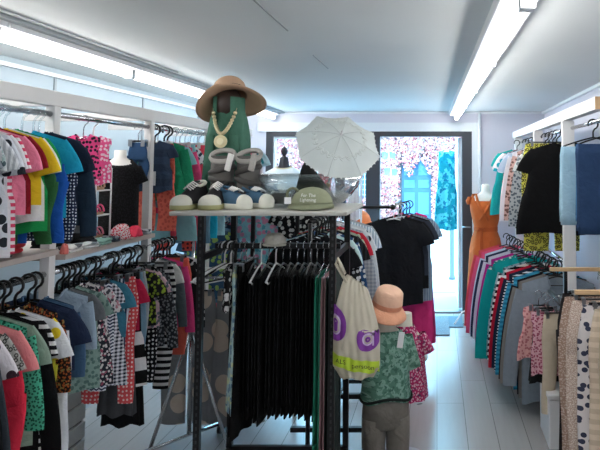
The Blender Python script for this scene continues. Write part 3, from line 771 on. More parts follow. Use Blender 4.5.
rail_row([
 (4.400, 'jacket', .25, 0.88, fab('#8d98a3', 'marl', '#7f8a95', 40), 'soft grey long cardigan', {'t': .018, 'dx': -0.060}),
 (4.474, 'jacket', .25, 0.86, fab('#84807c'), 'taupe cardigan', {'t': .014, 'dx': -0.075}),
 (4.548, 'long', .25, 0.86, fab('#1d1e24'), 'black knitted pullover', {'dx': -0.075}),
 (4.629, 'long', .25, 0.86, fab('#3fa9cf', 'sh', '#2b86ad', 30), 'sky blue striped top', {'dx': -0.090}),
 (4.711, 'long', .25, 0.84, fab('#e4e4e8', 'sh', '#1b1c22', 46), 'white top with fine black stripes', {'dx': -0.090}),
 (4.792, 'jacket', .25, 0.82, fab('#1f2a44'), 'navy blazer', {'dx': -0.105}),
 (4.881, 'long', .26, 0.78, fab('#c81f3c'), 'scarlet sweater', {'dx': -0.105}),
 (4.977, 'long', .25, 0.82, fab('#f1f1f1', 'sh', '#17171b', 22), 'black and white striped sweater', {'dx': -0.120}),
 (5.073, 'long', .25, 0.80, fab('#9fb5bf', 'floral', '#4c6b78', 24), 'grey blue patterned top', {'dx': -0.120}),
 (5.318, 'jacket', .28, 0.84, fab('#12a8a6'), 'turquoise long jacket', {'t': .018, 'dx': -0.150}),
 (5.436, 'long', .26, 0.76, fab('#2a9c98', 'floral', '#dfe9e6', 22), 'teal patterned blouse', {'dx': -0.150}),
 (5.540, 'long', .26, 0.78, fab('#c02a8f'), 'magenta jersey top', {'dx': -0.165}),
 (5.672, 'shirt', .26, 0.80, fab('#d4dae2'), 'pale grey white shirt', {'dx': -0.180}),
 (5.762, 'jacket', .26, 0.78, fab('#27324e'), 'dark blue jacket with striped hem', {'dx': -0.195}),
 (5.880, 'long', .26, 0.78, fab('#cfe0ee'), 'whitish blue pullover', {'dx': -0.195}),
 (5.998, 'jacket', .27, 0.80, fab('#e0577a'), 'raspberry pink jacket', {'dx': -0.210}),
 (6.132, 'jacket', .27, 0.76, fab('#d6535c'), 'coral pink cardigan', {'dx': -0.225}),
], RX, 1.04, ph, g, 'black')

# near stand with long beige trousers and a low arm
t = thing('bracket_rail', 'low wall bracket rail with wooden cross bars and a black arm holding beige clothes', 'clothes rack', (.95, 3.5, 0))
MB().tube([(.0, -.46, 1.09), (.0, .20, 1.09)], .0125, 8).build('rail', m_chrome, t)
for y in (-.46, .20): MB().box((-.29, y-.012, 1.102), (XR-.95, y+.012, 1.124)).build('cross_bar', m_wood, t, False, .003)
MB().box((-.21, .188, .88), (-.19, .212, 1.102)).build('drop_bar', m_black, t, False)
MB().tube([(-.2, .20, .88), (-.2, .74, .88)], .0125, 8).build('front_arm', m_black, t)
g = 'beige clothes on the low bracket rail'
ph = 'on the low bracket rail'
rail_row([
 (3.10, 'pants', .25, .98, fab('#c9b9a6'), 'sand beige wide trousers', {'dx': .10, 't': .025}),
 (3.19, 'pants', .25, .98, fab('#dccbb8', 'sh', '#cbb9a4', 20), 'cream crochet trousers', {'dx': .07, 't': .025}),
 (3.28, 'pants', .25, 1.0, fab('#ddd6d6', 'print', '#3e4258', 17), 'white trousers with navy flowers', {'dx': .035, 't': .025}),
 (3.38, 'pants', .25, .98, fab('#c5ad9e', 'print', '#e6d7cc', 90), 'beige trousers with tiny white sprigs', {'t': .025}),
 (3.48, 'pants', .25, .96, fab('#a78b7c', 'print', '#cdb8aa', 70), 'brown lace patterned trousers', {'dx': -.02, 't': .025}),
 (3.58, 'pants', .24, .90, fab('#2a2527'), 'dark brown trousers', {'dx': -.02, 't': .022}),
], .95, 1.09, ph, g, 'clip', jit=2)
rail_row([
 (3.98, 'pants', .09, .60, fab('#d3c4ae', 'marl', '#c6b59d', 30), 'pale khaki narrow trousers', {'dx': .0, 't': .03}),
 (4.05, 'tank', .10, .42, fab('#e6b3bf', 'print', '#a84e6a', 40), 'pink top with red sprigs', {'dx': -.05}),
 (4.12, 'skirt', .09, .46, fab('#1a1a1e'), 'black pleated skirt', {'dx': -.05}),
 (4.19, 'sdress', .10, .36, fab('#f0b7b4', 'print', '#cf7f86', 30), 'pale pink flowered sundress', {'dx': -.08}),
], .75, .88, 'on the low black arm', 'small clothes on the low front arm', 'clip', jit=6)
# ------------------------------------------------------------------ shelf rack in the middle
SZ = 1.515                                       # top of the shelf
t = thing('display_rack', 'tall black metal rack with a grey shelf on top and a clothes bar below', 'display rack', (-.78, 3.08, 0))
xs = (-1.075, -.475)
for x in xs:
    for y in (2.88, 3.34):
        p = MB().box((x+.78-.014, y-3.08-.014, .07), (x+.78+.014, y-3.08+.014, SZ-.02))
        p.cur = 1
        if y < 3:
            for k in range(46): p.box((x+.78-.004, y-3.08-.0146, .12+k*.03), (x+.78+.004, y-3.08-.0135, .135+k*.03))
        p.build('upright', [m_black, mat('slot_grey', '#303135', .6)], t, False)
        cs = MB().disc((x+.78, y-3.08, .035), .035, .02, 'x', 16); cs.build('caster', m_blackp, t)
    for z in (.25, 1.30):
        MB().box((x+.78-.01, 2.895-3.08, z-.015), (x+.78+.01, 3.325-3.08, z+.015)).build('side_bar', m_black, t, False)
MB().box((-.295, .246, .24), (.305, .27, .27)).build('cross_bar', m_black, t, False)
BARZ, BARY = 1.345, 3.08
MB().box((-.30, -.010, BARZ-.030), (.31, .010, BARZ-.0035)).build('clothes_bar', m_black, t, False, .002)
sh = MB().box((-1.195+.78, 2.80-3.08, SZ-.02), (-.40+.78, 3.42-3.08, SZ))
sh.build('shelf', mat('shelf_grey', '#b4b3ac', .55, noise=.06, nscale=12), t, False, .006)

def xrow(items, y, z, phrase, gname, hk): rail_row(items, y, z, phrase, gname, hk, 'x', None, 2.0)
HZ = BARZ - .0125
blk = ['jet black', 'soft black', 'deep black', 'matt black', 'faded black', 'inky black']
its = []
kinds = ['flared skirt', 'wide trousers', 'pleated skirt', 'folded trousers', 'long skirt', 'narrow trousers']
bb = []
sp = [-.93, -.893, -.856, -.82, -.785, -.75, -.715, -.68, -.648, -.616, -.585]
ds = ['black flared skirt with longest hem', 'black trousers beside the flared skirt', 'black trousers under the first white hanger', 'black trousers between the white hangers', 'black trousers under the second white hanger',
      'black trousers, sixth along the black bar', 'black trousers, seventh along the black bar', 'black trousers, eighth along the black bar', 'black trousers, ninth along the black bar', 'black trousers, tenth along the black bar', 'black trousers next to the green one']
for i, (x, dsc) in enumerate(zip(sp, ds)):
    kind = 'skirt' if i == 0 else 'fold'; rk = random.Random(i*7+1)
    L = [.76, .66, .63, .66, .64, .65, .66, .64, .66, .65, .66][i]
    its.append((x, kind, rk.uniform(.12, .17) if i else .15, L, fab(['#08080a', '#0b0b0d', '#0d0d10'][i % 3]), dsc, {'t': .012, 'rz': rk.uniform(-1.2, 1.2), 'h': 'white' if i in (2, 4) else 'metalhook', 'cat': 'skirt' if i == 0 else 'trousers'}))
its += [(-.552, 'fold', .16, .80, fab('#1f6f58', 'marl', '#2b836a', 30), 'green velvet trousers', {'t': .017, 'h': 'wire'}),
        (-.524, 'fold', .16, .86, fab('#9c7b80'), 'dusty rose trousers', {'t': .014, 'h': 'wire'}),
        (-.500, 'fold', .16, .92, fab('#2f3a38', 'marl', '#202826', 30), 'dark moss grey trousers', {'t': .012, 'h': 'wire'}),
        (-.985, 'tank', .15, .22, fab('#141416', 'print', '#c9c9c9', 24), 'black top with white scribbles', {'t': .02, 'h': 'black'}),
        (-.955, 'sdress', .11, .68, fab('#a9c3c4', 'floral', '#6f8fa6', 20, '#cfd6a8'), 'thin pale aqua floral dress', {'t': .015, 'h': 'wire'})]
xrow(its, BARY, HZ, 'on the bar under the grey shelf', 'clothes on the bar under the grey shelf', 'black')
# empty hangers at the end of the bar
for k, (x, kd, a, hh) in enumerate(((-1.050, 'wire', 62, .17), (-1.034, 'white', 62, .20), (-1.018, 'black', 64, .18), (-1.004, 'white', 56, .20), (-.994, 'wire', 78, .17))):
    hanger(kd, hh, (x, BARY, HZ), math.radians(a), ['empty chrome wire hanger at the very end of the black bar', 'empty white hanger nearest the black upright', 'empty black hanger between two white ones on the bar', 'empty white hanger, second from the black upright', 'empty wire hanger beside the scribbled black top'][k], 'empty hangers at the end of the bar')
o = thing('knitted_hat', 'crumpled off-white knitted hat lying over the black clothes bar', 'hat', (at(275, 240, BARY).x, BARY, BARZ)); o.scale = (.72, .72, .72)
mb = MB(); rr = random.Random(4)
rs = []
for i in range(7):
    f = i/6; rad = .072*math.cos(f*1.35)**.7
    rs.append([(rad*(1+.10*math.sin(5*a+i))*math.cos(a), rad*.9*(1+.1*math.cos(4*a))*math.sin(a), -.012+.075*math.sin(f*PI/2)) for a in [2*PI*k/20 for k in range(20)]])
mb.rings(rs, True, False, True).build('crown', fab('#d9d6cc', 'marl', '#b9b5a8', 60), o)
MB().tube([(.074*math.cos(2*PI*k/20), .067*math.sin(2*PI*k/20), -.012) for k in range(21)], .010, 6, False).build('brim', fab('#cdc9bd', 'marl', '#aeaa9c', 60), o)

# ------------------------------------------------------------------ things on the shelf
def shoe(name, label, group, loc, rz, Ls, Wd, mats, ankle=.095, high=False):
    """mats: upper, sole, lining, lace, toe"""
    o = thing(name, label, 'shoe', loc, rz, group)
    def half(f):      # half width along the shoe, 0 heel .. 1 toe (toe towards -y)
        return Wd*(.60+.40*math.sin(min(1, f*1.25)*PI/2)*1.0)*(1 if f < .8 else math.sqrt(max(.02, 1-((f-.8)/.2)**2*.93)))*(1 if f > .06 else .75+f*4)/2
    n = 14; top, bot, mid = [], [], []
    fs = [i/n for i in range(n+1)]
    rs = []
    for z, g in ((0, .97), (.008, 1.04), (.022, 1.04), (.026, 1.0)):
        rs.append([(half(f)*g, Ls*(.5-f), z) for f in fs] + [(-half(f)*g, Ls*(.5-f), z) for f in reversed(fs)])
    MB().rings(rs).build('sole', mats[1], o)
    u = MB(); rs = []; m = 12
    for f in [i/16 for i in range(17)]:
        h = (ankle if f < .38 else ankle - (ankle-.044)*min(1, (f-.38)/.34)) if not high else (ankle if f < .40 else ankle-(ankle-.06)*min(1, (f-.40)/.3))
        if f > .78: h = .044*math.sqrt(max(.06, 1-((f-.78)/.22)**2*.9))
        w = half(f)*.98
        rs.append([(w*math.cos(PI*k/m)*(1 if 0 < k < m else 1), Ls*(.5-f), .022 + h*(math.sin(PI*k/m)**.75)) for k in range(m+1)])
    up = u.rings(rs, False, True, True).build('upper', mats[0], o)
    # opening with padded rim and dark lining
    oy = Ls*.27; rx, ry = Wd*.30, Ls*.17
    MB().tube([(rx*math.cos(a), oy+ry*math.sin(a), .022+ankle*1.0+.012*math.sin(a)) for a in [2*PI*k/18 for k in range(19)]], .008, 6, False).build('collar', mats[5] if len(mats) > 5 else mats[0], o)
    MB().ell([(0, oy, .022+ankle*.98, rx*.97, ry*.97), (0, oy, .022+ankle*1.015, rx*.96, ry*.96)], 16).build('lining', mats[2], o)
    MB().box((-Wd*.15, -.030*Ls/.25, 0), (Wd*.15, .050*Ls/.25, .006), Matrix.Translation((0, .01, .022+ankle*.95)) @ Matrix.Rotation(.35, 4, 'X')).build('tongue', mats[0], up, False)
    if mats[3] and not high:
        lc = MB()
        for k in range(4):
            y = Ls*(.09-.055*k); zz = .027+ankle - (ankle-.052)*min(1, max(0, (.41+.055*k-.38)/.34)) + .012
            lc.tube([(-Wd*.24, y, zz-.016), (0, y-.004, zz), (Wd*.24, y, zz-.016)], .0035, 5)
            lc.tube([(-Wd*.24, y, zz-.014), (0, y-.016, zz-.004), (Wd*.24, y-.024, zz-.019)], .003, 5)
        lc.build('laces', mats[3], up)
    if high:
        for k, z in enumerate((.045, .085, .125)):
            st = MB()
            st.tube([(Wd*.54*math.cos(PI*j/10), Ls*(.10-.19*k*.6) - Ls*.14*math.sin(PI*j/10), .03+ankle*(.30+.22*k)) for j in range(11)], .011, 6); st.build('strap', mats[3], o)
    if mats[4]:
        tc_ = MB(); rs = []
        for f in [.80+i*.025 for i in range(9)]:
            w = half(f)*1.02; h = .046*math.sqrt(max(.06, 1-((f-.78)/.22)**2*.9))
            rs.append([(w*math.cos(PI*k/m), Ls*(.5-f)-.001, .022 + h*1.03*(math.sin(PI*k/m)**.75)) for k in range(m+1)])
        tc_.rings(rs, False, True, True).build('toe_cap', mats[4], up)
    return o
m_rub = mat('rubber_white', '#dcdccf', .5); m_rubg = mat('rubber_olive', '#a9a877', .6); m_cav = mat('canvas_black', '#17171b', .8); m_lace = mat('lace_white', '#eceae6', .7)
m_cbl = mat('canvas_blue', '#2f5570', .8, noise=.2, nscale=30); m_dk = mat('lining_dark', '#241f22', .9); m_or = mat('lining_orange', '#d9783f', .8)
gsh = 'shoes on the grey shelf'
zt = SZ + .001
def fz(u, v, Y): p = at(u, v, Y); return (p.x, Y, zt)
m_cream = mat('suede_cream', '#d8d6c8', .7)
shoe('sneaker', 'black and white sneaker at the very end of the grey shelf', gsh, (at(187, 205, 2.93).x, 2.97, zt), math.radians(-9), .24, .105, [m_cav, m_rubg, m_dk, m_lace, m_cream, m_cream], .092)
shoe('sneaker', 'black and white sneaker beside the blue canvas shoes', gsh, (at(212, 205, 2.93).x, 2.98, zt), math.radians(-1), .24, .105, [m_cav, m_rubg, m_dk, m_lace, m_cream, m_cav], .09)
shoe('canvas_shoe', 'blue canvas shoe with orange lining, in front of the grey sandals', gsh, (at(234, 205, 2.96).x, 2.96, zt), math.radians(60), .20, .085, [m_cbl, m_rub, m_or, m_lace, m_rub], .068)
shoe('canvas_shoe', 'blue canvas shoe with white toe, beside the clear bowl', gsh, (at(256, 205, 3.02).x, 3.03, zt), math.radians(58), .20, .085, [m_cbl, m_rub, m_dk, m_lace, m_rub], .064)
m_sand = mat('sandal_grey', '#5d5a57', .75, noise=.12, nscale=30); m_sandd = mat('sandal_strap', '#4a4745', .7); m_sst = mat('sandal_pale', '#a8a49e', .7)
def sandal(label, u, rz):
    """high strapped sandal, heel up against the bust so that its open top shows"""
    o = thing('strapped_sandal', label, 'shoe', (at(u, 205, 3.10).x, 3.10, zt), math.radians(rz), 'grey strapped sandals'); o.scale = (1.05, .9, 1.32)
    W2 = .052
    MB().ell([(0,0,0,W2,.075), (0,0,.03,W2*1.02,.075), (0,.012,.10,W2*.96,.058), (0,.018,.19,W2*1.05,.06)], 18, True, False, pw=.85).build('upper', m_sand, o)
    MB().tube([(W2*1.06*math.cos(a), .018+.061*math.sin(a), .19+.022*math.sin(a)) for a in [2*PI*k/20 for k in range(21)]], .010, 6, False).build('collar', m_sst, o)
    MB().ell([(0,.018,.175,W2*.98,.056), (0,.018,.182,W2*.98,.056)], 18).build('lining', m_dk, o)
    for k, z in enumerate((.055, .095, .138)):
        sc = (1.05, 1.03, 1.05)[k]
        MB().tube([(W2*sc*math.cos(a), (.006+.005*k)-(.072-.006*k)*math.sin(a), z+.012*math.cos(a)*(-1)**k) for a in [PI*j/12 for j in range(13)]], .012, 6).build('strap', m_sandd, o)
    MB().box((-.012, -.078, .14), (.012, -.052, .205), Matrix.Rotation(.28, 4, 'Y')).build('tongue', m_lace if u < 230 else m_sst, o, False, .003)
    MB().ell([(0,-.004,-.0005,W2*1.08,.086), (0,-.004,.012,W2*1.08,.086)], 18).build('sole', m_rub, o)
sandal('grey strapped high sandal standing behind the orange lined shoe', 221, 4)
sandal('grey strapped high sandal standing behind the white toed shoe', 247, -6)

# bust with scarf, necklace and hat
bx, by = at(228, 150, 3.32).x, 3.32
o = thing('mannequin_bust', 'dark brown mannequin bust standing on the grey shelf under a felt hat', 'mannequin', (bx, by, zt))
m_bust = mat('bust_brown', '#33251f', .45)
MB().ell([(0,0,0,.08,.07), (0,0,.03,.075,.065), (0,0,.12,.078,.07), (0,0,.22,.085,.072), (0,0,.32,.085,.07), (0,0,.37,.075,.062), (0,0,.395,.055,.05), (0,0,.42,.045,.048), (0,0,.45,.046,.05)], 22).build('torso', m_bust, o)
MB().sphere((0, -.005, .525), .085, 18, 12, (.86, 1.0, 1.15)).build('head', m_bust, o)
o = thing('scarf', 'sea green cloth scarf draped over the brown bust', 'scarf', (bx, by, zt))
m_scarf = fab('#4c7866', 'marl', '#416a59', 30)
mb = MB(); rs = []; nr = 40
for i in range(11):
    f = i/10; z = .50 - .47*f
    rx = .080 + .026*min(1, f*3)**.6 + .014*f; ry = .074 + .016*min(1, f*3) + .012*f
    rs.append([(rx*(1+.07*math.sin(7*a+3*f)*min(1, .3+2*f))*math.cos(a), ry*(1+.10*math.sin(11*a+1+2*f)*min(1, .3+2*f))*math.sin(a), z+.014*math.sin(6*a)*f - (.03*f if math.cos(a) < 0 else 0)) for a in [2*PI*k/nr for k in range(nr)]])
mb.rings(rs, True, False, False).build('drape', m_scarf, o)
hd = MB(); rs = []
for i in range(7):
    f = i/6; rs.append([((.080+.004*math.sin(5*a))*math.cos(a)*(1+.06*f), .087*math.sin(a)*(1-.0*f)-.006, .562-.16*f) for a in [-PI*.36+1.72*PI*k/24 for k in range(25)]])
hd.rings(rs, False, False, False).build('head_wrap', m_scarf, o)
tl = MB(); 
for s, x in ((-1, -.062), (1, .058)):
    rs = []
    for i in range(8):
        f = i/7; rs.append([(x+s*.010*f+(.022+.010*f)*math.cos(a)*(1+.2*math.sin(3*a)), -.094-.016*f+.010*math.sin(a), .36-.33*f) for a in [2*PI*k/12 for k in range(12)]])
    tl.rings(rs)
tl.build('hanging_end', m_scarf, o)
o = thing('necklace', 'gold bead necklace with round pendant over the green scarf', 'necklace', (bx, by, zt))
m_gold = mat('old_gold', '#c9bd98', .35, metal=.75)
cn = MB()
pts = []
for k in range(23):
    f = k/22; a = PI*(f*1.0)
    x = -.062 + .124*f + .01; z = .50 - .135*math.sin(a)**.85
    y = -.092 - .045*math.sin(a)
    pts.append((x, y, z))
cn.tube(pts, .0018, 5)
cn.build('cord', m_gold, o)
for k, p in enumerate(pts):
    if 1 <= k <= 21: MB().sphere(p, .0105, 8, 6).build('bead', m_gold, o)
pz = min(p[2] for p in pts)
MB().disc((.010, -.146, pz-.04), .033, .01, 'y', 24).build('pendant', m_gold, o)
MB().disc((.010, -.153, pz-.04), .017, .006, 'y', 20).build('pendant_boss', mat('pale_gold', '#d8cfae', .3, metal=.7), o)
o = thing('sun_hat', 'wide brimmed camel felt hat with leopard band on the bust', 'hat', (bx+.004, by+.012, zt+.570))
o.rotation_euler = (math.radians(-23), math.radians(-15), 0)
m_felt = mat('camel_felt', '#c3a083', .85, noise=.06, nscale=8, bump=.15, bscale=120)
hb = MB(); rs = []
for (r, z, e) in ((.088, 0, 0), (.11, -.004, .2), (.145, -.01, .6), (.180, -.010, 1), (.182, -.015, 1), (.146, -.016, .6), (.11, -.011, .2), (.086, -.006, 0)):
    rs.append([(r*math.cos(a), r*math.sin(a)*.94, z - e*(.050*abs(math.cos(a))**1.4 + .02*max(0, math.sin(a))) - .004*e) for a in [2*PI*k/40 for k in range(40)]])
hb.rings(rs, True, False, False).build('brim', m_felt, o)
MB().ell([(0,0,-.004,.089,.094), (0,0,.03,.087,.092), (0,0,.07,.08,.086), (0,.004,.092,.066,.072), (0,.006,.096,.046,.05), (0,.006,.090,.02,.024)], 32, False, True).build('crown', m_felt, o)
MB().ell([(0,0,.002,.0905,.0955), (0,0,.027,.089,.094)], 32, False, False).build('hat_band', fab('#7d6a55', 'leopard', '#1d1a17', 75), o)

# clear bowl with things in it
cx, cy = at(311, 190, 3.27).x, 3.24
o = thing('clear_bowl', 'very wide clear plastic bowl standing on the grey shelf', 'bowl', (cx, cy, zt))
MB().lathe([(0, .002), (.12, .002), (.17, .012), (.215, .05), (.25, .10), (.268, .155), (.270, .157), (.254, .102), (.218, .055), (.17, .018), (.12, .008), (0, .008)], n=48).build('body', m_clear, o)
MB().tube([(  .268*math.cos(2*PI*k/48), .268*math.sin(2*PI*k/48), .156) for k in range(49)], .0045, 6, False).build('rim', glassy('rim_plastic', (.9, .95, .96), .5, .1), o)
q = at(314, 190, 3.20)
o = thing('pointed_hat', 'black pointed felt hat lying in the clear bowl', 'hat', (q.x, 3.20, zt+.0215)); o.scale = (1.25, 1.1, 1.08)
MB().ell([(.0,0,0,.095,.085), (-.004,0,.05,.072,.06), (-.018,.0,.11,.045,.04), (-.03,0,.16,.022,.02), (-.034,0,.185,.006,.006)], 24).build('cone', mat('felt_black', '#121315', .9, bump=.2, bscale=90), o)
MB().tube([(.098*math.cos(2*PI*k/24), .088*math.sin(2*PI*k/24), .008) for k in range(25)], .007, 6, False).build('hem', mat('felt_edge', '#1b1c1f', .9), o)
o = thing('clutch_bag', 'small black clutch bag lying in the clear bowl', 'bag', (at(277, 198, 3.22).x, 3.22, zt+.010), .1)
MB().box((-.048, -.03, 0), (.048, .03, .052)).build('body', mat('leather_black', '#141214', .5), o, False, .006)
MB().box((-.049, -.032, .026), (.049, -.028, .053)).build('flap', mat('leather_dark', '#1d1a1c', .45), o, False, .002)

# olive cap with white writing
q = at(311, 205, 2.93)
o = thing('cap', 'olive green cap with white handwriting in front of the clear bowl', 'cap', (q.x, 2.935, zt))
o.rotation_euler = (0, 0, math.radians(-4))
m_ol = fab('#959a80', 'marl', '#878c72', 50)
CP = [(.100, 0), (.099, .02), (.094, .042), (.082, .064), (.062, .083), (.036, .094), (.008, .099)]
MB().lathe(CP, (0,.015,.004), 32, cap1=True, M=Matrix.Diagonal((1.0, .8, 1, 1))).build('crown', m_ol, o)
vz = MB(); rs = []
for th in (.0, .006):
    pass
for k in range(15):
    a = PI + PI*k/14; c_, s_ = math.cos(a), math.sin(a)
    inn = (.099*c_, .012+.079*s_, .024); out = (.108*c_, .006+.128*s_, .002+.006*abs(c_))
    rs.append([inn, out, (out[0], out[1], out[2]+.005), (inn[0], inn[1], inn[2]+.006)])
vz.rings(rs, True).build('peak', fab('#84896f', 'marl', '#787d64', 50), o)
MB().tube([(-.085+.028*math.cos(a), -.01, .068+.030*math.sin(a)) for a in [PI*(-.2+1.4*k/10) for k in range(11)]], .007, 6).build('strap', fab('#7c8068'), o)
MB().box((-.118, -.045, .028), (-.088, -.042, .058), Matrix.Rotation(.2, 4, 'Z')).build('price_tag', m_whitep, o, False)
def cap_y(x, z):
    z = z-.004
    for (r0, z0), (r1, z1) in zip(CP[:-1], CP[1:]):
        if z0 <= z <= z1:
            r = r0+(r1-r0)*(z-z0)/(z1-z0); break
    else: r = .06
    return .012 - .8*math.sqrt(max(.0004, r*r-x*x))
for body, zc, size in (('For The', .066, .021), ('Lightning', .0455, .021)):
    me = text_mesh(body, size)
    for v in me.vertices:
        x, z = v.co.x, v.co.y+zc
        v.co = (x, cap_y(x, z)-.0022, z)
    me.materials.append(mat('print_white', '#eeeeea', .6)); part_of(o, 'lettering', me)

# white lace parasol
hub = at(341, 135, 3.02)
tip = Vector((-.585, 3.33, zt+.075))
o = thing('parasol', 'open white lace parasol leaning over the clear bowl', 'parasol', hub)
ax = (hub-tip).normalized()
zq = Vector((0,0,1)).rotation_difference(ax)
o.rotation_mode = 'QUATERNION'; o.rotation_quaternion = zq
m_par = bpy.data.materials.new('lace_cotton'); m_par.use_nodes = True; nt = m_par.node_tree; pb = nt.nodes['Principled BSDF']
pb.inputs['Base Color'].default_value = lin('#dfe5e3'); pb.inputs['Roughness'].default_value = .9
tr_ = nt.nodes.new('ShaderNodeBsdfTranslucent'); tr_.inputs[0].default_value = lin('#dfe7e5'); ms = nt.nodes.new('ShaderNodeMixShader'); ms.inputs[0].default_value = .5
nt.links.new(pb.outputs[0], ms.inputs[1]); nt.links.new(tr_.outputs[0], ms.inputs[2]); nt.links.new(ms.outputs[0], nt.nodes['Material Output'].inputs[0])
RP, NR = .212, 8
cm = MB(); rs = []
for i in range(9):
    f = i/8; ring = []
    for k in range(NR*6):
        a = 2*PI*k/(NR*6); m_ = (k % 6)/6; sag = 1 - .085*math.sin(PI*m_)*f
        r = max(.004, RP*f*sag); ring.append((r*math.cos(a), r*math.sin(a), -.075*f**1.7 - .012*math.sin(PI*m_)*f))
    rs.append(ring)
cm.rings(rs, True, True, False).build('canopy', m_par, o)
lr = MB()
for ff, am in ((.56, .006), (.60, .009)):
    pts = []
    for k in range(121):
        a = 2*PI*k/120; r = RP*ff+am*math.sin(24*a); pts.append((r*math.cos(a), r*math.sin(a), -.075*(r/RP)**1.7+.0022))
    lr.tube(pts, .0022, 4, False)
lr.build('lace_ring', mat('lace_ivory', '#dbe1de', .9), o)
fr_ = MB()
for k in range(NR*6):
    a0 = 2*PI*k/(NR*6); m_ = ((k+.5) % 6)/6; r = RP*(1-.085*math.sin(PI*m_))
    fr_.sphere((r*math.cos(a0+.06), r*math.sin(a0+.06), -.077-.012*math.sin(PI*m_)), .005, 6, 4, (1, 1, .4))
fr_.build('lace_edge', mat('lace_ivory', '#dbe1de', .9), o)
for k in range(NR):
    a = 2*PI*k/NR
    MB().tube([(RP*f*math.cos(a), RP*f*math.sin(a), -.075*f**1.7+.0015) for f in [j/8 for j in range(9)]], .0018, 4).build('rib', mat('rib_grey', '#ccd3d2', .6), o)
Ls = (hub-tip).length
MB().tube([(0,0,.0), (0,0,-Ls)], .005, 8).build('shaft', m_whitep, o)
MB().lathe([(.001,.035),(.004,.03),(.006,.0),(.012,-.004)], n=10).build('ferrule', m_whitep, o)
MB().lathe([(.001,-Ls-.002),(.011,-Ls),(.012,-Ls+.05),(.006,-Ls+.06)], n=10).build('handle', m_wood, o)
# ------------------------------------------------------------------ black rack behind the shelf rack: two rails
AX, BX, RZ = -.70, -.335, 1.40
t = thing('clothes_rack', 'black two-arm clothes rack behind the printed shopping bag', 'clothes rack', (AX, 4.1, 0))
MB().tube([(0, -.62, RZ), (0, .72, RZ)], .0125, 8).build('long_rail', m_black, t)
MB().tube([(0, .72, RZ), (BX-AX, .72, RZ)], .0125, 8).build('top_bar', m_black, t)
MB().tube([(BX-AX, .66, RZ), (BX-AX, 1.62, RZ)], .0125, 8).build('far_rail', m_black, t)
MB().sphere((BX-AX, .655, RZ+.004), .022, 10, 8).build('end_ball', m_blackp, t)
for x, y in ((0, -.62), (0, .72), (BX-AX, 1.62)):
    MB().tube([(x, y, .03), (x, y, RZ)], .0125, 8).build('upright', m_black, t)
for z in (.10, .30):
    MB().box((-.2, -.16, z-.014), (.27, -.13, z+.014)).build('base_bar', m_black, t, False)
MB().box((-.012, -.62, .086), (.012, .72, .114)).build('foot_bar', m_black, t, False)
MB().box((BX-AX-.012, .72, .086), (BX-AX+.012, 1.62, .114)).box((-.012, .70, .086), (BX-AX+.012, .72, .114)).build('foot_bar', m_black, t, False)
HZ2 = RZ
g = 'clothes on the long rail of the black two-arm rack'
ph = 'on the black two-arm rack'
rail_row([
 (3.56, 'tee', .19, .50, fab('#17181c'), 'black jersey blouse'),
 (3.66, 'shirt', .19, .55, fab('#1d2024', 'print', '#c9ccd0', 24), 'black shirt with white lettering pattern'),
 (3.76, 'tee', .19, .55, fab('#c3dfe0'), 'pale mint tee'),
 (3.86, 'shirt', .19, .58, fab('#2b4f79', 'print', '#d4d8da', 20), 'blue blouse with white print'),
 (3.96, 'tee', .20, .56, fab('#141518', 'sv', '#2a2c30', 40), 'black tee with faint stripes'),
 (4.06, 'tee', .19, .54, fab('#a9b4a0', 'floral', '#a23b3b', 18, '#5f7a4a'), 'green tee with red flowers'),
 (4.16, 'tee', .20, .54, fab('#c4263c'), 'bright red tee', {'h': 'white'}),
 (4.26, 'shirt', .20, .58, fab('#b8c0c8', 'check', '#8f99a4', 40), 'grey checked shirt'),
 (4.36, 'tee', .20, .56, fab('#d9dfe3', 'print', '#23272d', 10), 'light grey tee with dark blocks', {'h': 'white'}),
 (4.46, 'long', .20, .56, fab('#cfd6da'), 'silver white sweater', {'h': 'white'}),
 (4.58, 'tee', .21, .58, fab('#9fb6c8', 'sv', '#dfe8ee', 50), 'blue white striped blouse', {'h': 'white'}),
 (4.69, 'tee', .21, .58, fab('#aab2ba'), 'pearl grey tee'),
], AX, HZ2, ph, g, 'black', jit=3)
g = 'clothes on the far arm of the black two-arm rack'
ph = 'on the far arm of the black rack'
rail_row([
 (4.86, 'tee', .22, .68, fab('#1d1f24', 'marl', '#191b20', 30), 'plain black tee facing the camera', {'h': 'white', 't': .022, 'cat': 'tee shirt'}),
 (4.95, 'tee', .20, .54, fab('#15161a'), 'second black tee', {'dx': .03, 'h': 'white'}),
 (5.05, 'tee', .21, .50, fab('#3a4250'), 'dark slate tee', {'dx': .05, 'h': 'white', 'm2': fab('#c8434f')}),
 (5.15, 'tee', .20, .62, fab('#17181c'), 'third black tee', {'dx': .06}),
 (5.26, 'tee', .21, .74, fab('#8296ad', 'sv', '#aab9c9', 50), 'blue striped long shirt', {'dx': .08}),
 (5.38, 'sdress', .15, 1.12, fab('#f0408a'), 'long hot pink dress', {'dx': .10, 't': .04}),
], BX, HZ2, ph, g, 'black', jit=2)
o = thing('display_stool', 'low white round stool under the long hot pink dress', 'stool', (BX+.10, 5.36, 0))
MB().lathe([(.0, .135), (.155, .135), (.16, .12), (.155, .10), (.0, .10)], n=28).build('seat', m_whitep, o)
for k in range(4):
    a = PI/4+k*PI/2; MB().tube([(.12*math.cos(a), .12*math.sin(a), .10), (.13*math.cos(a), .13*math.sin(a), 0)], .014, 8).build('leg', m_whitep, o)

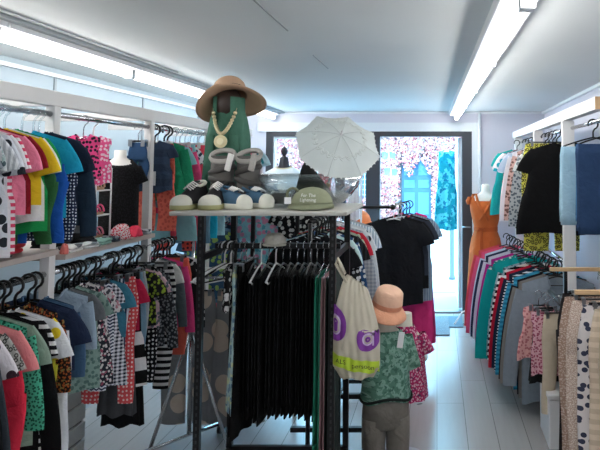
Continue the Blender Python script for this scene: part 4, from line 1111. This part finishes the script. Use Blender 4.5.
# ------------------------------------------------------------------ rails between, seen under the shelf
t = thing('clothes_rail', 'short black double rail of clothes behind the shelf rack', 'clothes rack', (-1.1, 4.9, 0))
for x, z in ((-1.30, 1.50), (-1.02, 1.50)):
    MB().tube([(x+1.1, -.42, z), (x+1.1, .8, z)], .0125, 8).build('rail', m_black, t)
for y in (-.42, .8):
    MB().box((-.22, y-.012, .0), (-.195, y+.012, 1.52)).build('upright', m_black, t, False)
    MB().box((.095, y-.012, .0), (.12, y+.012, 1.52)).build('upright', m_black, t, False)
    MB().box((-.22, y-.012, 1.49), (.12, y+.012, 1.52)).build('cross_bar', m_black, t, False)
g = 'clothes on the short double rail'
ph = 'on the short double rail'
rail_row([
 (4.60, 'dress', .15, .66, fab('#8fc6d4', 'floral', '#d98fae', 14, '#5aa5b8'), 'light blue dress with pink flowers', {'t': .02}),
 (4.72, 'shirt', .17, .58, fab('#4a6f94', 'floral', '#c6d6e2', 24), 'blue white patterned shirt'),
 (4.86, 'tee', .17, .56, fab('#2d4a68'), 'plain denim blue tee'),
 (5.02, 'tee', .17, .56, fab('#6aa9c0', 'print', '#e3ecef', 18), 'turquoise white patterned tee'),
 (5.2, 'long', .17, .56, fab('#2a3442'), 'blue black sweater'),
], -1.30, 1.50, ph, g, 'black')
rail_row([
 (4.56, 'tee', .14, .52, fab('#131416', 'print', '#c9cac6', 17, '#3a3d40'), 'black tee with pale graphic print', {'t': .018}),
 (4.68, 'tee', .15, .52, fab('#1a1c1f', 'sh', '#e4e4e4', 16), 'black tee with white stripes'),
 (4.82, 'shirt', .15, .52, fab('#2a2d30', 'print', '#9da3a2', 26), 'dark shirt with grey print'),
 (4.98, 'jacket', .15, .52, fab('#1b3a34'), 'bottle green jacket'),
 (5.16, 'tee', .15, .52, fab('#c9ced0', 'sh', '#3a3f44', 30), 'light tee with dark stripes'),
], -1.02, 1.50, ph, g, 'black')

# ------------------------------------------------------------------ chrome stand with polka-dot trousers
px, py = at(189, 430, 3.97).x, 3.97
t = thing('chrome_stand', 'chrome clothes stand on splayed legs in front of the polka dot trousers', 'clothes stand', (px, py, 0))
MB().tube([(0,0,.06), (0,0,.78)], .0135, 10).tube([(0,0,.78), (0,0,1.26)], .010, 10).build('pole', m_chrome, t)
MB().tube([(0,0,.67), (0,0,.73)], .021, 12).build('collar', m_steel, t)
MB().tube([(.02,.0,.70), (.05,-.0,.70)], .010, 8).build('knob', m_blackp, t)
lp = at(149, 450, 3.82)
l2 = at(229, 449, 3.86)
for q in ((-.19, -.12), (.29, -.12)):
    l = MB().tube([(0,0,.70), (q[0], q[1], .012)], .0115, 8).build('leg', m_chrome, t)
    MB().sphere((q[0], q[1], .012), .013, 8, 6).build('foot_cap', m_blackp, l)
lg = MB().tube([(-.17,-.22,.055), (0,0,.06), (.135,.17,.06)], .0115, 8).build('base_tube', m_chrome, t)
cs = MB().disc((.135,.16,.029), .028, .02, 'x', 16).disc((.165,.16,.029), .028, .02, 'x', 16).build('caster', m_blackp, t)
MB().box((.13,.15,.03), (.17,.172,.066)).build('caster_fork', m_blackp, t, False)
MB().tube([(-.20,.10,1.0), (.34,.10,1.0)], .0095, 8).tube([(0,0,1.0), (0,.10,1.0)], .009, 8).build('arm', m_chrome, t)
MB().tube([(-.20,.10,1.06), (.18,.10,1.06)], .006, 8).tube([(-.2,.10,1.0), (-.2,.10,1.06)], .006, 8).tube([(.18,.10,1.0), (.18,.10,1.06)], .006, 8).build('guard_wire', m_whitep, t)
m_pk = fab('#88898c', 'bigdots', '#cdbcae', 6.0)
G('pants', (px-.05, py+.10, 1.0), math.radians(0), .165, .82, m_pk, 'grey wide trousers with beige polka dots, wall side of the chrome pole', 'trousers', 'polka dot trousers on the chrome stand', 901, None, False, None, .03)
G('skirt', (px+.245, py+.10, 1.0), math.radians(0), .155, .80, m_pk, 'grey skirt with big beige polka dots, aisle side of the chrome pole', 'skirt', 'polka dot skirt on the chrome stand', 902, None, False, None, .03)
hanger('clip', .15, (px-.05, py+.10, 1.0), 0, 'black clip hanger holding the polka dot trousers on the chrome stand', 'hangers on the chrome stand')
hanger('clip', .13, (px+.255, py+.10, 1.0), 0, 'black clip hanger holding the polka dot skirt on the chrome stand', 'hangers on the chrome stand')

# ------------------------------------------------------------------ printed carrier bag on the shelf rack
m_bag = mat('bag_film', '#bdb5a2', .45, noise=.06, nscale=10, bump=.35, bscale=14)
bY = 2.80
o = thing('shopping_bag', 'beige plastic carrier bag with purple rings and a lime band on the shelf rack', 'bag', (at(357, 300, bY).x, bY, at(357, 281, bY).z))
BH, BW = .405, .103
def bag_y(x, z, s=-1):
    f = -z/BH; w = bag_w(f)
    u = max(-1, min(1, x/w))
    return s*(.012+.055*math.sin(min(1, f*1.1)*PI*.62))*math.sqrt(max(0, 1-u*u)) + (.008*math.sin(13*f+7*u) + .003*math.sin(19*u-9*f))*math.sqrt(max(0,1-u*u))
def bag_w(f): return BW*(.42+.58*min(1, (f*2.1))**.7)*(1 if f < .9 else 1-.5*(f-.9)*10*.5)
mb = MB(); rs = []
for i in range(57):
    f = i/56; w = bag_w(f); ring = []; z = -f*BH
    for k in range(96):
        a = 2*PI*k/96; x = w*math.cos(a); s = -1 if math.sin(a) < 0 else 1
        ring.append((x, bag_y(x, z, s), z + (.035*(-x/BW)*(1-f)*2 if f < .5 else 0) + .006*math.sin(6*a)*(f > .9)))
    rs.append(ring)
mb.rings(rs, True, False, True).build('pouch', m_bag, o)
for s in (-1, 1):
    MB().tube([(-.055, s*.012, .03), (-.075, s*.010, .075), (-.085, s*.006, .10), (-.095, s*.004, .075), (-.045, s*.012, -.005)], .006, 6).build('handle', m_bag, o)
def on_bag(me_or_mb, off): 
    for v in me_or_mb: pass
def decal_pts(pts, off=.0022):
    return [(x, bag_y(x, z)-off, z + (.035*(-x/BW)*(1+z/BH)*2 if -z/BH < .5 else 0)) for x, z in pts]
m_pur = mat('print_purple', '#7a2f95', .45); m_lil = mat('print_lilac', '#cdb9d8', .45); m_lime = mat('print_lime', '#b6cf34', .45); m_ink = mat('print_ink', '#232a1d', .5)
def ring_decal(cx, cz, r0, r1, m, off, nm):
    mb = MB(); n = 40; rs = []
    for r in [r0+(r1-r0)*i/4 for i in range(5)]:
        rs.append(decal_pts([(max(-BW*.98, min(BW*.98, cx+r*.92*math.cos(2*PI*k/n))), cz+r*math.sin(2*PI*k/n)) for k in range(n)], off))
    mb.rings(rs, True, False, False).build(nm, m, o)
for cx, cz in ((.056, -.235), (-.088, -.195)):
    ring_decal(cx, cz, .020, .054, m_pur, .0022, 'logo_ring')
    ring_decal(cx, cz-.002, .019, .026, m_lil, .0030, 'logo_letter')
    ring_decal(cx, cz-.002, .003, .012, m_pur, .0030, 'logo_dot')
st = MB()
st.rings([decal_pts([(.073, -.268+.085*i/8), (.080, -.268+.085*i/8)], .0036) for i in range(9)], False, False, False)
st.build('logo_letter', m_lil, o)
band = MB(); rs = []
for i in range(41):
    x = -BW*.985 + BW*1.97*i/40; z = -.325-.04*(x+BW)/(2*BW)
    rs.append(decal_pts([(x, z-.026), (x, z), (x, z+.026)], .0025))
band.rings(rs, False, False, False).build('lime_band', m_lime, o)
for body, cx, sz in (('ALS', -.062, .028), ('persoon', .036, .028)):
    me = text_mesh(body, sz)
    for v in me.vertices:
        x = v.co.x+cx; z = -.325-.04*(x+BW)/(2*BW) + v.co.y
        v.co = decal_pts([(x, z)], .0036)[0]
    me.materials.append(m_ink); part_of(o, 'lettering', me)

# ------------------------------------------------------------------ child mannequin with hat, second one in the patterned dress
kx, ky = at(386, 380, 3.40).x, 3.40
o = thing('child_mannequin', 'headless child mannequin in a green tie-dye shirt and grey trousers', 'mannequin', (kx, ky, 0), math.radians(14))
m_man = mat('mannequin_ivory', '#d9d3c4', .5)
MB().ell([(0,0,.50,.085,.065), (0,0,.58,.088,.068), (0,0,.70,.098,.07), (0,0,.80,.10,.068), (0,0,.835,.075,.055), (0,0,.855,.052,.048), (0,0,.935,.058,.052)], 20).build('torso', m_man, o)
MB().ell([(0,0,.931,.046,.042), (0,0,.95,.043,.039), (0,0,.965,.03,.027), (0,0,.972,.004,.004)], 18).build('neck_cap', m_steel, o)
sh2 = fab('#557f6e', 'tiedye', '#7fa495', 30, '#41685b')
rs = []
for i in range(12):
    f = i/11; z = .845-.36*f
    rx = (.075+.055*min(1, f*4)**.7) + .004*math.sin(7*f); ry = .058+.030*min(1, f*3)
    rs.append([(rx*math.cos(a)*(1+.03*f*math.sin(6*a+2*f)), ry*math.sin(a)*(1+.05*f*math.sin(5*a)), z + (.012*math.sin(3*a) if i == 11 else 0)) for a in [2*PI*k/28 for k in range(28)]])
MB().rings(rs, True, False, False).build('shirt', sh2, o)
for s in (-1, 1): 
    sl = sleeve(s, .095, .80, .17, 76, .05, .055, .05, 33+s); sl.build('sleeve', sh2, o)
MB().tube([(.138*math.cos(a), .094*math.sin(a), .50+.012*math.sin(3*a)) for a in [2*PI*k/28 for k in range(29)]], .007, 6, False).build('dark_hem', fab('#1d2624'), o)
m_tr = fab('#77736c', 'marl', '#6a665f', 40)
MB().ell([(0,0,.515,.118,.080), (0,0,.44,.125,.088), (0,0,.37,.128,.086), (0,0,.345,.11,.07)], 24).build('trousers', m_tr, o)
for s in (-1, 1):
    MB().ell([(s*.062,0,.40,.066,.076), (s*.064,.0,.30,.064,.070), (s*.066,.004,.16,.058,.062), (s*.066,.004,.03,.060,.064)], 18).build('trouser_leg', m_tr, o)
    MB().ell([(s*.066,-.02,.0,.04,.075), (s*.066,-.02,.03,.038,.07), (s*.066,-.0,.045,.03,.04)], 16).build('foot', m_man, o)
MB().box((-.075, -.094, .77), (-.045, -.088, .85), Matrix.Rotation(.15, 4, 'Y')).build('size_tag', m_whitep, o, False)
q = at(387, 303, 3.40)
o = thing('bucket_hat', 'pale peach cotton hat sitting on the child mannequin', 'hat', (kx+.002, ky-.005, .968))
o.rotation_euler = (math.radians(10), math.radians(14), 0)
m_pe = fab('#f0c3a6'); 
MB().ell([(0,0,.0,.080,.085), (0,0,.035,.080,.085), (0,0,.085,.072,.077), (0,0,.098,.058,.062), (0,0,.101,.02,.02)], 28, False, True).build('crown', m_pe, o)
MB().ell([(0,0,.004,.0805,.0855), (0,-.004,-.012,.10,.112), (0,-.008,-.034,.118,.14), (0,-.008,-.038,.116,.138), (0,-.004,-.016,.098,.11), (0,0,.0,.079,.084)], 32, False, False).build('brim', fab('#eeae8c'), o)
MB().ell([(0,0,.006,.0815,.0865), (0,0,.03,.0815,.0865)], 28, False, False).build('hat_band', fab('#e9a081'), o)
mx_, my_ = at(404, 340, 3.78).x, 3.80
o = thing('child_mannequin', 'second child mannequin, in a magenta patterned dress, behind the tie-dye shirt', 'mannequin', (mx_, my_, 0))
MB().lathe([(.0,0),(.12,0),(.12,.012),(.02,.02),(.012,.03),(.012,.45)], n=24).build('stand', m_steel, o)
MB().ell([(0,0,.42,.08,.06), (0,0,.60,.085,.062), (0,0,.72,.09,.06), (0,0,.765,.05,.042), (0,0,.84,.045,.042)], 18).build('torso', m_man, o)
m_mg = fab('#b02a63', 'floral', '#d9a9ba', 42, '#5f3a5a')
rs = []
for i in range(12):
    f = i/11; z = .77-.42*f; rx = .06+.045*min(1, f*4)+.035*f; ry = .052+.025*min(1, f*3)+.035*f
    rs.append([(rx*math.cos(a)*(1+.06*f*math.sin(7*a)), ry*math.sin(a)*(1+.08*f*math.sin(8*a)), z) for a in [2*PI*k/32 for k in range(32)]])
MB().rings(rs, True, False, False).build('dress', m_mg, o)
for s in (-1, 1): sleeve(s, .085, .715, .12, 70, .045, .06, .05, 77+s).build('sleeve', m_mg, o)

# ------------------------------------------------------------------ torso in the black lace top on the shelf
tx, ty, tz = -1.86, 3.26, 1.346
ty = 3.36; tx = at(119, 200, ty).x
o = thing('torso_form', 'white torso form in a black lace vest on the shelf board', 'mannequin', (tx, ty, tz), math.radians(18))
MB().ell([(0,0,0,.075,.055), (0,0,.12,.078,.06), (0,0,.30,.088,.062), (0,0,.37,.085,.055), (0,0,.395,.055,.045), (0,0,.415,.032,.032), (0,0,.455,.030,.030)], 20).build('torso', mat('mannequin_white', '#e9e7e0', .5), o)
m_lb = fab('#0d0d0f', 'print', '#1d1d20', 60)
rs = []
for i in range(12):
    f = i/11; z = .408-.403*f; rx = (.056+.040*min(1, f*9)); ry = .048+.022*min(1, f*9)
    rs.append([(rx*math.cos(a)*(1+.025*f*math.sin(6*a)), ry*math.sin(a)*(1+.04*f*math.sin(7*a)), max(.003, z-(.035*max(0, -math.sin(a)) if i == 0 else 0))) for a in [2*PI*k/28 for k in range(28)]])
MB().rings(rs, True, False, False).build('vest', m_lb, o)
for s in (-1, 1): sleeve(s, .072, .36, .09, 66, .034, .036, .045, 55+s).build('cap_sleeve', m_lb, o)

# pink strappy tops beside it
g = 'strappy tops beside the torso form'
rail_row([
 (2.86, 'tank', .075, .22, fab('#e94f8c', 'print', '#2a2230', 34), 'hot pink and black strappy top', {'dx': .0, 'h': 'wire', 'rz': 10}),
 (2.98, 'tank', .08, .24, fab('#ee5f97', 'print', '#f3dbe5', 36), 'pink strappy top with pale marks', {'dx': -.02, 'h': 'white', 'rz': 14}),
 (3.45, 'shorts', .05, .20, fab('#2a4666', 'denim', '#35547a'), 'short dark jeans', {'dx': -.03, 'h': 'black', 'cat': 'trousers'}),
], RXL, UZ, 'on upper rail above the torso form', g, 'clear')

# small wire shelf with sandals
wx, wy = at(92, 200, 3.08).x, 3.08
o = thing('wire_shelf', 'small white wire shelf unit standing on the shelf board', 'shelf unit', (wx, wy, 1.346))
for x in (-.055, .055):
    for y in (-.07, .07): MB().tube([(x, y, 0), (x, y, .36)], .004, 6).build('upright', m_whitep, o)
for z in (.02, .13, .25, .355):
    sm = MB()
    for y in (-.07, .07): sm.tube([(-.055, y, z), (.055, y, z)], .003, 5)
    for x in (-.055, .055): sm.tube([(x, -.07, z), (x, .07, z)], .003, 5)
    if z < .3: sm.box((-.054, -.069, z), (.054, .069, z+.004))
    sm.build('wire_tier', m_whitep, o)
def sandal2(label, x, z, c, c2, rz=0):
    o = thing('sandal', label, 'shoe', (wx+x, wy-.005, 1.346+z+.0045), rz, 'small sandals on the wire shelf')
    MB().ell([(0,0,0,.020,.055), (0,0,.012,.021,.056)], 16).build('sole', mat('cork', '#a9876a', .8), o)
    for y, h in ((-.028, .022), (.0, .026), (.03, .034)):
        MB().tube([(.020*math.cos(a), y, .012+h*math.sin(a)) for a in [PI*k/8 for k in range(9)]], .005, 5).build('strap', mat('strap'+c, c, .6), o)
sandal2('brown leather sandal on the top tier of the wire shelf', -.027, .25, '#5e4536', 0)
sandal2('tan sandal beside the brown one on the wire shelf', .026, .25, '#b09070', 0)
sandal2('black sandal on the middle tier of the wire shelf', -.027, .13, '#1b1a1c', 0)
sandal2('pink sandal on the middle tier of the wire shelf', .026, .13, '#e0527f', 0)
sandal2('grey sandal on the lowest tier of the wire shelf', -.027, .02, '#8c8c90', 0)
sandal2('rose pink sandal on the lowest tier of the wire shelf', .026, .02, '#d87a92', 0)

# folded and crumpled clothes on the shelf boards
def folded(name, label, loc, sx, sy, h, m, rz=0, layers=3, seed=0, cat='folded clothes', grp='clothes lying on the shelf boards'):
    o = thing(name, label, cat, loc, rz, grp)
    rr = random.Random(seed)
    for k in range(layers):
        z0 = h*k/layers; z1 = h*(k+1)/layers - .0015; rs = []
        ox, oy = rr.uniform(-.008, .008), rr.uniform(-.008, .008)
        for z, gk in ((z0, .93), (z0+(z1-z0)*.3, 1), (z0+(z1-z0)*.7, 1), (z1, .92)):
            ring = []
            for i in range(36):
                a = 2*PI*i/36; ca, sa = math.cos(a), math.sin(a)
                ring.append((ox+sx/2*gk*math.copysign(abs(ca)**.35, ca)*(1+.02*math.sin(5*a+k)), oy+sy/2*gk*math.copysign(abs(sa)**.35, sa)*(1+.02*math.sin(4*a+k)), z+.003*math.sin(3*a+k)*(1 if 0 < k else 0)))
            rs.append(ring)
        MB().rings(rs).build('folded_layer', m, o)
    return o
def crumple(name, label, loc, sx, sy, h, m, rz=0, seed=0, cat='clothes', grp='clothes lying on the shelf boards'):
    o = thing(name, label, cat, loc, rz, grp); rr = random.Random(seed); p = [rr.uniform(0, 6) for _ in range(6)]; rs = []
    for i in range(12):
        f = i/11; ring = []
        for k in range(40):
            a = 2*PI*k/40; w = 1+.10*math.sin(3*a+p[0]+4*f)+.07*math.sin(7*a+p[1]-5*f)+.04*math.sin(13*a+p[2])
            r = math.cos(f*PI/2)**.55 if f < 1 else .02
            ring.append((sx/2*r*w*math.cos(a), sy/2*r*w*math.sin(a), h*math.sin(f*PI/2)*(1+.10*math.sin(4*a+p[3])) * (1 if i else 0)))
        rs.append(ring)
    MB().rings(rs, True, True, True).build('cloth', m, o)
    return o
z2 = 1.3465; z1 = 1.3765
folded('folded_sweater', 'thick black folded sweater on the shelf before the wire shelf', (-1.69, 2.77, z2), .13, .15, .085, fab('#0f0f12'), .2, 3, 1)
folded('folded_sweater', 'second black folded sweater, beside the torso form', (-1.69, 2.93, z2), .13, .125, .08, fab('#141417'), -.1, 2, 2)
crumple('ruffled_top', 'red and white patterned ruffled top lying before the torso form', (-1.605, 3.20, z2), .085, .13, .07, fab('#f1dcdc', 'floral', '#d92b48', 70), .1, 3, 'top')
crumple('pink_top', 'crumpled coral pink top beside the ruffled one', (-1.60, 3.345, z2), .065, .11, .05, fab('#ef4a66'), .5, 4, 'top')
folded('folded_tee', 'white folded tee at the shelf edge with dark print', (-1.60, 2.74, z2), .075, .12, .026, fab('#e6e3e2', 'print', '#5a5a60', 12), .1, 2, 5)
folded('folded_tee', 'pale grey folded tee at the shelf edge', (-1.60, 2.875, z2), .075, .11, .022, fab('#cfd2d4', 'print', '#8f969c', 14), -.15, 2, 6)
folded('folded_tee', 'mint and grey folded tee at the shelf edge', (-1.60, 3.005, z2), .075, .11, .025, fab('#8fb8ac', 'print', '#3b4048', 8), .1, 2, 7)
folded('folded_trousers', 'dark patterned folded trousers at the shelf edge', (-1.60, 3.10, z2), .075, .06, .024, fab('#3b4450', 'print', '#9aa5ae', 20), 0, 2, 8)
folded('folded_tee', 'light grey folded top next to the second post', (-1.60, 3.44, z2), .07, .06, .024, fab('#a9b0b6', 'print', '#4f575f', 16), .1, 2, 9)
crumple('hair_band', 'salmon pink hair band hanging over the shelf by the first post', (-1.575, 2.67, z2), .03, .03, .04, fab('#f0877f'), 0, 10, 'hair band')
folded('folded_sweater', 'dark red folded sweater on the shelf before the first post', (-1.70, 2.10, z1), .17, .17, .05, fab('#8b1f28'), 0, 2, 11)
folded('folded_sweater', 'bottle green folded sweater lying before the dark red one', (-1.69, 1.93, z1), .16, .15, .045, fab('#25523a'), .1, 2, 12)
folded('folded_tee', 'cream folded tee with black print before the first post', (-1.68, 2.27, z1), .14, .13, .045, fab('#e6ddc6', 'print', '#222226', 13), -.1, 2, 13)
folded('folded_tee', 'brick red folded tee against the first post', (-1.70, 2.44, z1), .14, .15, .04, fab('#c8323f'), .05, 2, 14)
p = thing('bracelet', 'dark wire bracelet lying on the shelf before the first post', 'bracelet', (-1.625, 2.36, z1), 0)
MB().tube([(.03*math.cos(a), .03*math.sin(a), .004) for a in [2*PI*k/24 for k in range(25)]], .004, 6, False).build('ring', m_blackp, p)

# wooden crate and box at the foot of the left wall
o = thing('slatted_crate', 'weathered grey slatted wooden crate on the floor under the wall rack', 'crate', (-2.26, 3.32, 0)); o.scale = (1, 1, 1.28)
m_sl = mat('weathered_slat', '#9c9b97', .8, noise=.22, nscale=9, bump=.4, bscale=30)
for k in range(4):
    for x in (-.19, .175): MB().box((x, -.62, .02+k*.083), (x+.015, .46, .09+k*.083)).build('slat', m_sl, o, False, .002)
for y in (-.62, .445):
    for x in (-.175, .155): MB().box((x, y, 0), (x+.02, y+.015, .34)).build('corner_post', m_sl, o, False)
    MB().box((-.175, y, .02), (.175, y+.012, .33)).build('end_board', m_sl, o, False)
MB().box((-.17, -.6, .02), (.17, .44, .03)).build('bottom_board', m_sl, o, False)
o = thing('storage_box', 'white storage box on the floor behind the pale khaki trousers', 'box', (.83, 4.075, 0))
MB().box((-.15, -.18, 0), (.2, .16, .30)).build('body', m_whitep, o, False, .008)
MB().box((-.158, -.19, .30), (.208, .17, .33)).build('lid', m_whitep, o, False, .006)

# ------------------------------------------------------------------ mannequin in the orange dress
ox_, oy_ = at(486, 250, 6.92).x, 6.95
o = thing('dress_mannequin', 'white headless mannequin in a long rust orange wrap dress by the door', 'mannequin', (ox_, oy_, 0), math.radians(-12))
m_mw = mat('mannequin_white', '#e9e7e0', .5)
MB().lathe([(0,0),(.13,0),(.13,.012),(.02,.022),(.014,.05),(.014,.75)], n=28).build('stand', m_whitep, o)
MB().ell([(0,0,.70,.14,.10), (0,0,.85,.15,.11), (0,0,1.0,.115,.085), (0,0,1.18,.145,.105), (0,0,1.33,.165,.09), (0,0,1.385,.12,.07), (0,0,1.415,.06,.05), (0,0,1.44,.046,.045), (0,0,1.50,.046,.046), (0,0,1.515,.03,.03)], 24).build('body', m_mw, o)
m_or2 = fab('#c76a35', 'marl', '#bd6230', 20)
rs = []; n = 44
prof = [(1.385,.15,.075), (1.33,.178,.098), (1.24,.17,.115), (1.15,.155,.113), (1.05,.130,.098), (1.0,.128,.097), (.92,.155,.115), (.80,.175,.125), (.60,.185,.135), (.40,.195,.14), (.22,.205,.145), (.10,.21,.15)]
for i, (z, rx, ry) in enumerate(prof):
    f = max(0, (1.0-z)/.9); ring = []
    for k in range(n):
        a = 2*PI*k/n; w = 1+(.02+.06*f)*math.sin(8*a+.5) if z < 1.0 else 1+.012*math.sin(14*a+z*30)
        zz = z
        if i == 0: zz = z - .17*max(0, -math.sin(a))**3*1.0 + .02
        ring.append((rx*w*math.cos(a), ry*w*math.sin(a)*(1.02), zz))
    rs.append(ring)
MB().rings(rs, True, False, False).build('dress', m_or2, o)
lp_ = MB()
for s in (-1, 1):
    lp_.tube([(s*.10, -.045, 1.40), (s*.075, -.10, 1.33), (s*.03, -.125, 1.24), (-s*.05, -.123, 1.12)], [.012, .016, .016, .010], 8)
lp_.build('wrap_collar', m_or2, o)
for s in (-1, 1): MB().ell([(s*.165,0,1.37,.035,.06), (s*.185,0,1.33,.035,.065), (s*.185,0,1.29,.02,.055)], 14, False, False).build('cap_sleeve', m_or2, o)
MB().ell([(0,0,1.045,.134,.104), (0,0,1.0,.133,.103)], 28, False, False).build('belt', fab('#b85d2d'), o)
MB().tube([(-.03,-.112,1.02), (-.06,-.125,1.04), (-.075,-.12,1.01), (-.03,-.112,1.02), (-.04,-.125,.92), (-.035,-.14,.72)], .009, 6).tube([(-.03,-.112,1.02), (-.0,-.125,1.035), (.01,-.122,1.005), (-.03,-.112,1.02), (-.02,-.13,.90), (-.015,-.145,.78)], .008, 6).build('belt_bow', fab('#b85d2d'), o)
o = thing('carton', 'small pale lilac carton on the floor beneath the rust orange dress', 'box', (at(479, 320, 6.6).x, 6.62, 0))
MB().box((-.075, -.06, 0), (.10, .07, .15)).build('body', mat('carton_lilac', '#c9c3d3', .7), o, False, .003)
MB().box((-.077, -.062, .135), (.102, .072, .155)).build('lid', mat('carton_grey', '#aaa6b4', .7), o, False, .003)
o = thing('door_stop', 'white bent wire loop standing on the floor by the door jamb', 'door stop', (at(463, 318, 7.0).x, 6.98, 0))
MB().tube([(-.10,-.12,.008), (-.06,-.05,.05), (-.01,.0,.11), (.05,.02,.13), (.09,.02,.10), (.10,.0,.03), (.06,-.04,.008), (0,-.08,.008)], .009, 8).build('loop', m_whitep, o)
o = thing('dry_leaf', 'tiny dark dry leaf lying on the pale floor boards', 'leaf', (at(420, 388, 5.0).x*1.0, 4.62, .001), .4)
o.location.x = -.125
mb = MB(); rs = [[(-.022+.044*f, -.009*math.sin(PI*f)-.0004, .002), (-.022+.044*f, 0, .005+.003*math.sin(3*f)), (-.022+.044*f, .009*math.sin(PI*f)+.0004, .002)] for f in [i/8 for i in range(9)]]
mb.rings(rs, False, False, False).build('blade', mat('leaf_brown', '#4d4a48', .8), o)

# ------------------------------------------------------------------ window display
o = thing('dress_form', 'tailor dummy with dark knob neck in a white sweater before the shop window', 'mannequin', (at(284, 170, 6.6).x, 6.6, 0))
MB().lathe([(0,0),(.15,0),(.15,.015),(.02,.03),(.016,.06),(.016,1.0)], n=24).build('stand', m_black, o)
m_dn = mat('dummy_dark', '#26222a', .6)
MB().ell([(0,0,.95,.15,.11), (0,0,1.2,.13,.09), (0,0,1.5,.175,.10), (0,0,1.64,.16,.075), (0,0,1.69,.085,.06), (0,0,1.715,.055,.05), (0,0,1.80,.042,.042), (0,0,1.815,.02,.02)], 24).build('torso', m_dn, o)
MB().lathe([(.014,1.81),(.016,1.825),(.030,1.845),(.034,1.87),(.026,1.90),(.002,1.918)], n=18).build('neck_knob', m_dn, o)
m_sw = fab('#e6eef1', 'marl', '#dbe5ea', 30)
rs = []
for i in range(12):
    f = i/11; z = 1.705-.65*f; rx = .085+.115*min(1, f*12)**.8+.01*f; ry = .075+.04*min(1, f*4)
    rs.append([(rx*math.cos(a)*(1+.02*math.sin(6*a)*f), ry*math.sin(a)*(1+.03*math.sin(7*a)*f), z-(.02*max(0, -math.sin(a)) if i == 0 else 0)) for a in [2*PI*k/28 for k in range(28)]])
MB().rings(rs, True, False, False).build('sweater', m_sw, o)
for s in (-1, 1): sleeve(s, .165, 1.585, .5, 74, .07, .045, .05, 66+s, 8).build('sleeve', m_sw, o)
MB().tube([(  .085*math.cos(a), .077*math.sin(a), 1.705-.02*max(0, -math.sin(a))) for a in [2*PI*k/24 for k in range(25)]], .007, 6, False).build('neckline_trim', fab('#d6c9a8'), o)
t = thing('window_rail', 'thin white rail with three tops before the shop window', 'clothes rack', (-1.06, 6.3, 0))
for x in (-.28, .30): MB().tube([(x, 0, 0), (x, 0, 1.74)], .010, 8).build('upright', m_whitep, t)
MB().tube([(-.28, 0, 1.74), (.30, 0, 1.74)], .0125, 8).build('rail', m_whitep, t)
for x in (-.28, .30): MB().tube([(x, -.18, .01), (x, .18, .01)], .010, 8).build('foot_bar', m_whitep, t)
rail_row([
 (-1.27, 'tank', .07, .50, fab('#2f9b95'), 'teal green vest', {'rz': -70}),
 (-1.12, 'tank', .07, .45, fab('#e8556a', 'print', '#f3b9bf', 24), 'coral patterned vest', {'rz': -70}),
 (-.97, 'tank', .065, .48, fab('#5c6470'), 'slate grey vest', {'rz': -65}),
 (-.83, 'tank', .065, .50, fab('#e6e8ea'), 'chalk white vest', {'rz': -65}),
], 6.3, 1.74, 'on the thin window rail', 'tops on the window rail', 'wire', 'x')
o = thing('plinth', 'tall white plinth standing before the shop window', 'plinth', (at(357, 224, 6.6).x, 6.72, 0))
MB().box((-.15, -.15, 0), (.15, .15, 1.085)).build('column_body', m_whitep, o, False, .005)
MB().box((-.165, -.165, 1.085), (.165, .165, 1.105)).build('top_plate', m_whitep, o, False, .003)
o = thing('straw_hat', 'round orange straw hat on the white window plinth', 'hat', (at(357, 224, 6.6).x, 6.72, 1.106))
MB().lathe([(.135,0),(.132,.035),(.115,.08),(.08,.12),(.03,.138),(.001,.14)], n=28).build('crown', mat('straw_orange', '#e8844a', .8, bump=.4, bscale=90), o)
MB().lathe([(.13,.002),(.16,.0),(.162,.006),(.132,.012)], n=28).build('brim', mat('straw_orange', '#e8844a', .8), o)

# turquoise dress outside on the door leaf
G('sdress', (lx-.175, 8.02, 1.99), math.radians(-18), .105, 1.02, fab('#12808c', 'tiedye', '#4fa9ae', 9, '#0d6480'), 'turquoise batik sundress hung outside on the open door', 'dress', None, 950, None, False, None, .04)
hanger('white', .09, (lx-.175, 8.02, 1.99), math.radians(-18), 'white hanger carrying the turquoise sundress outside the open door', None)
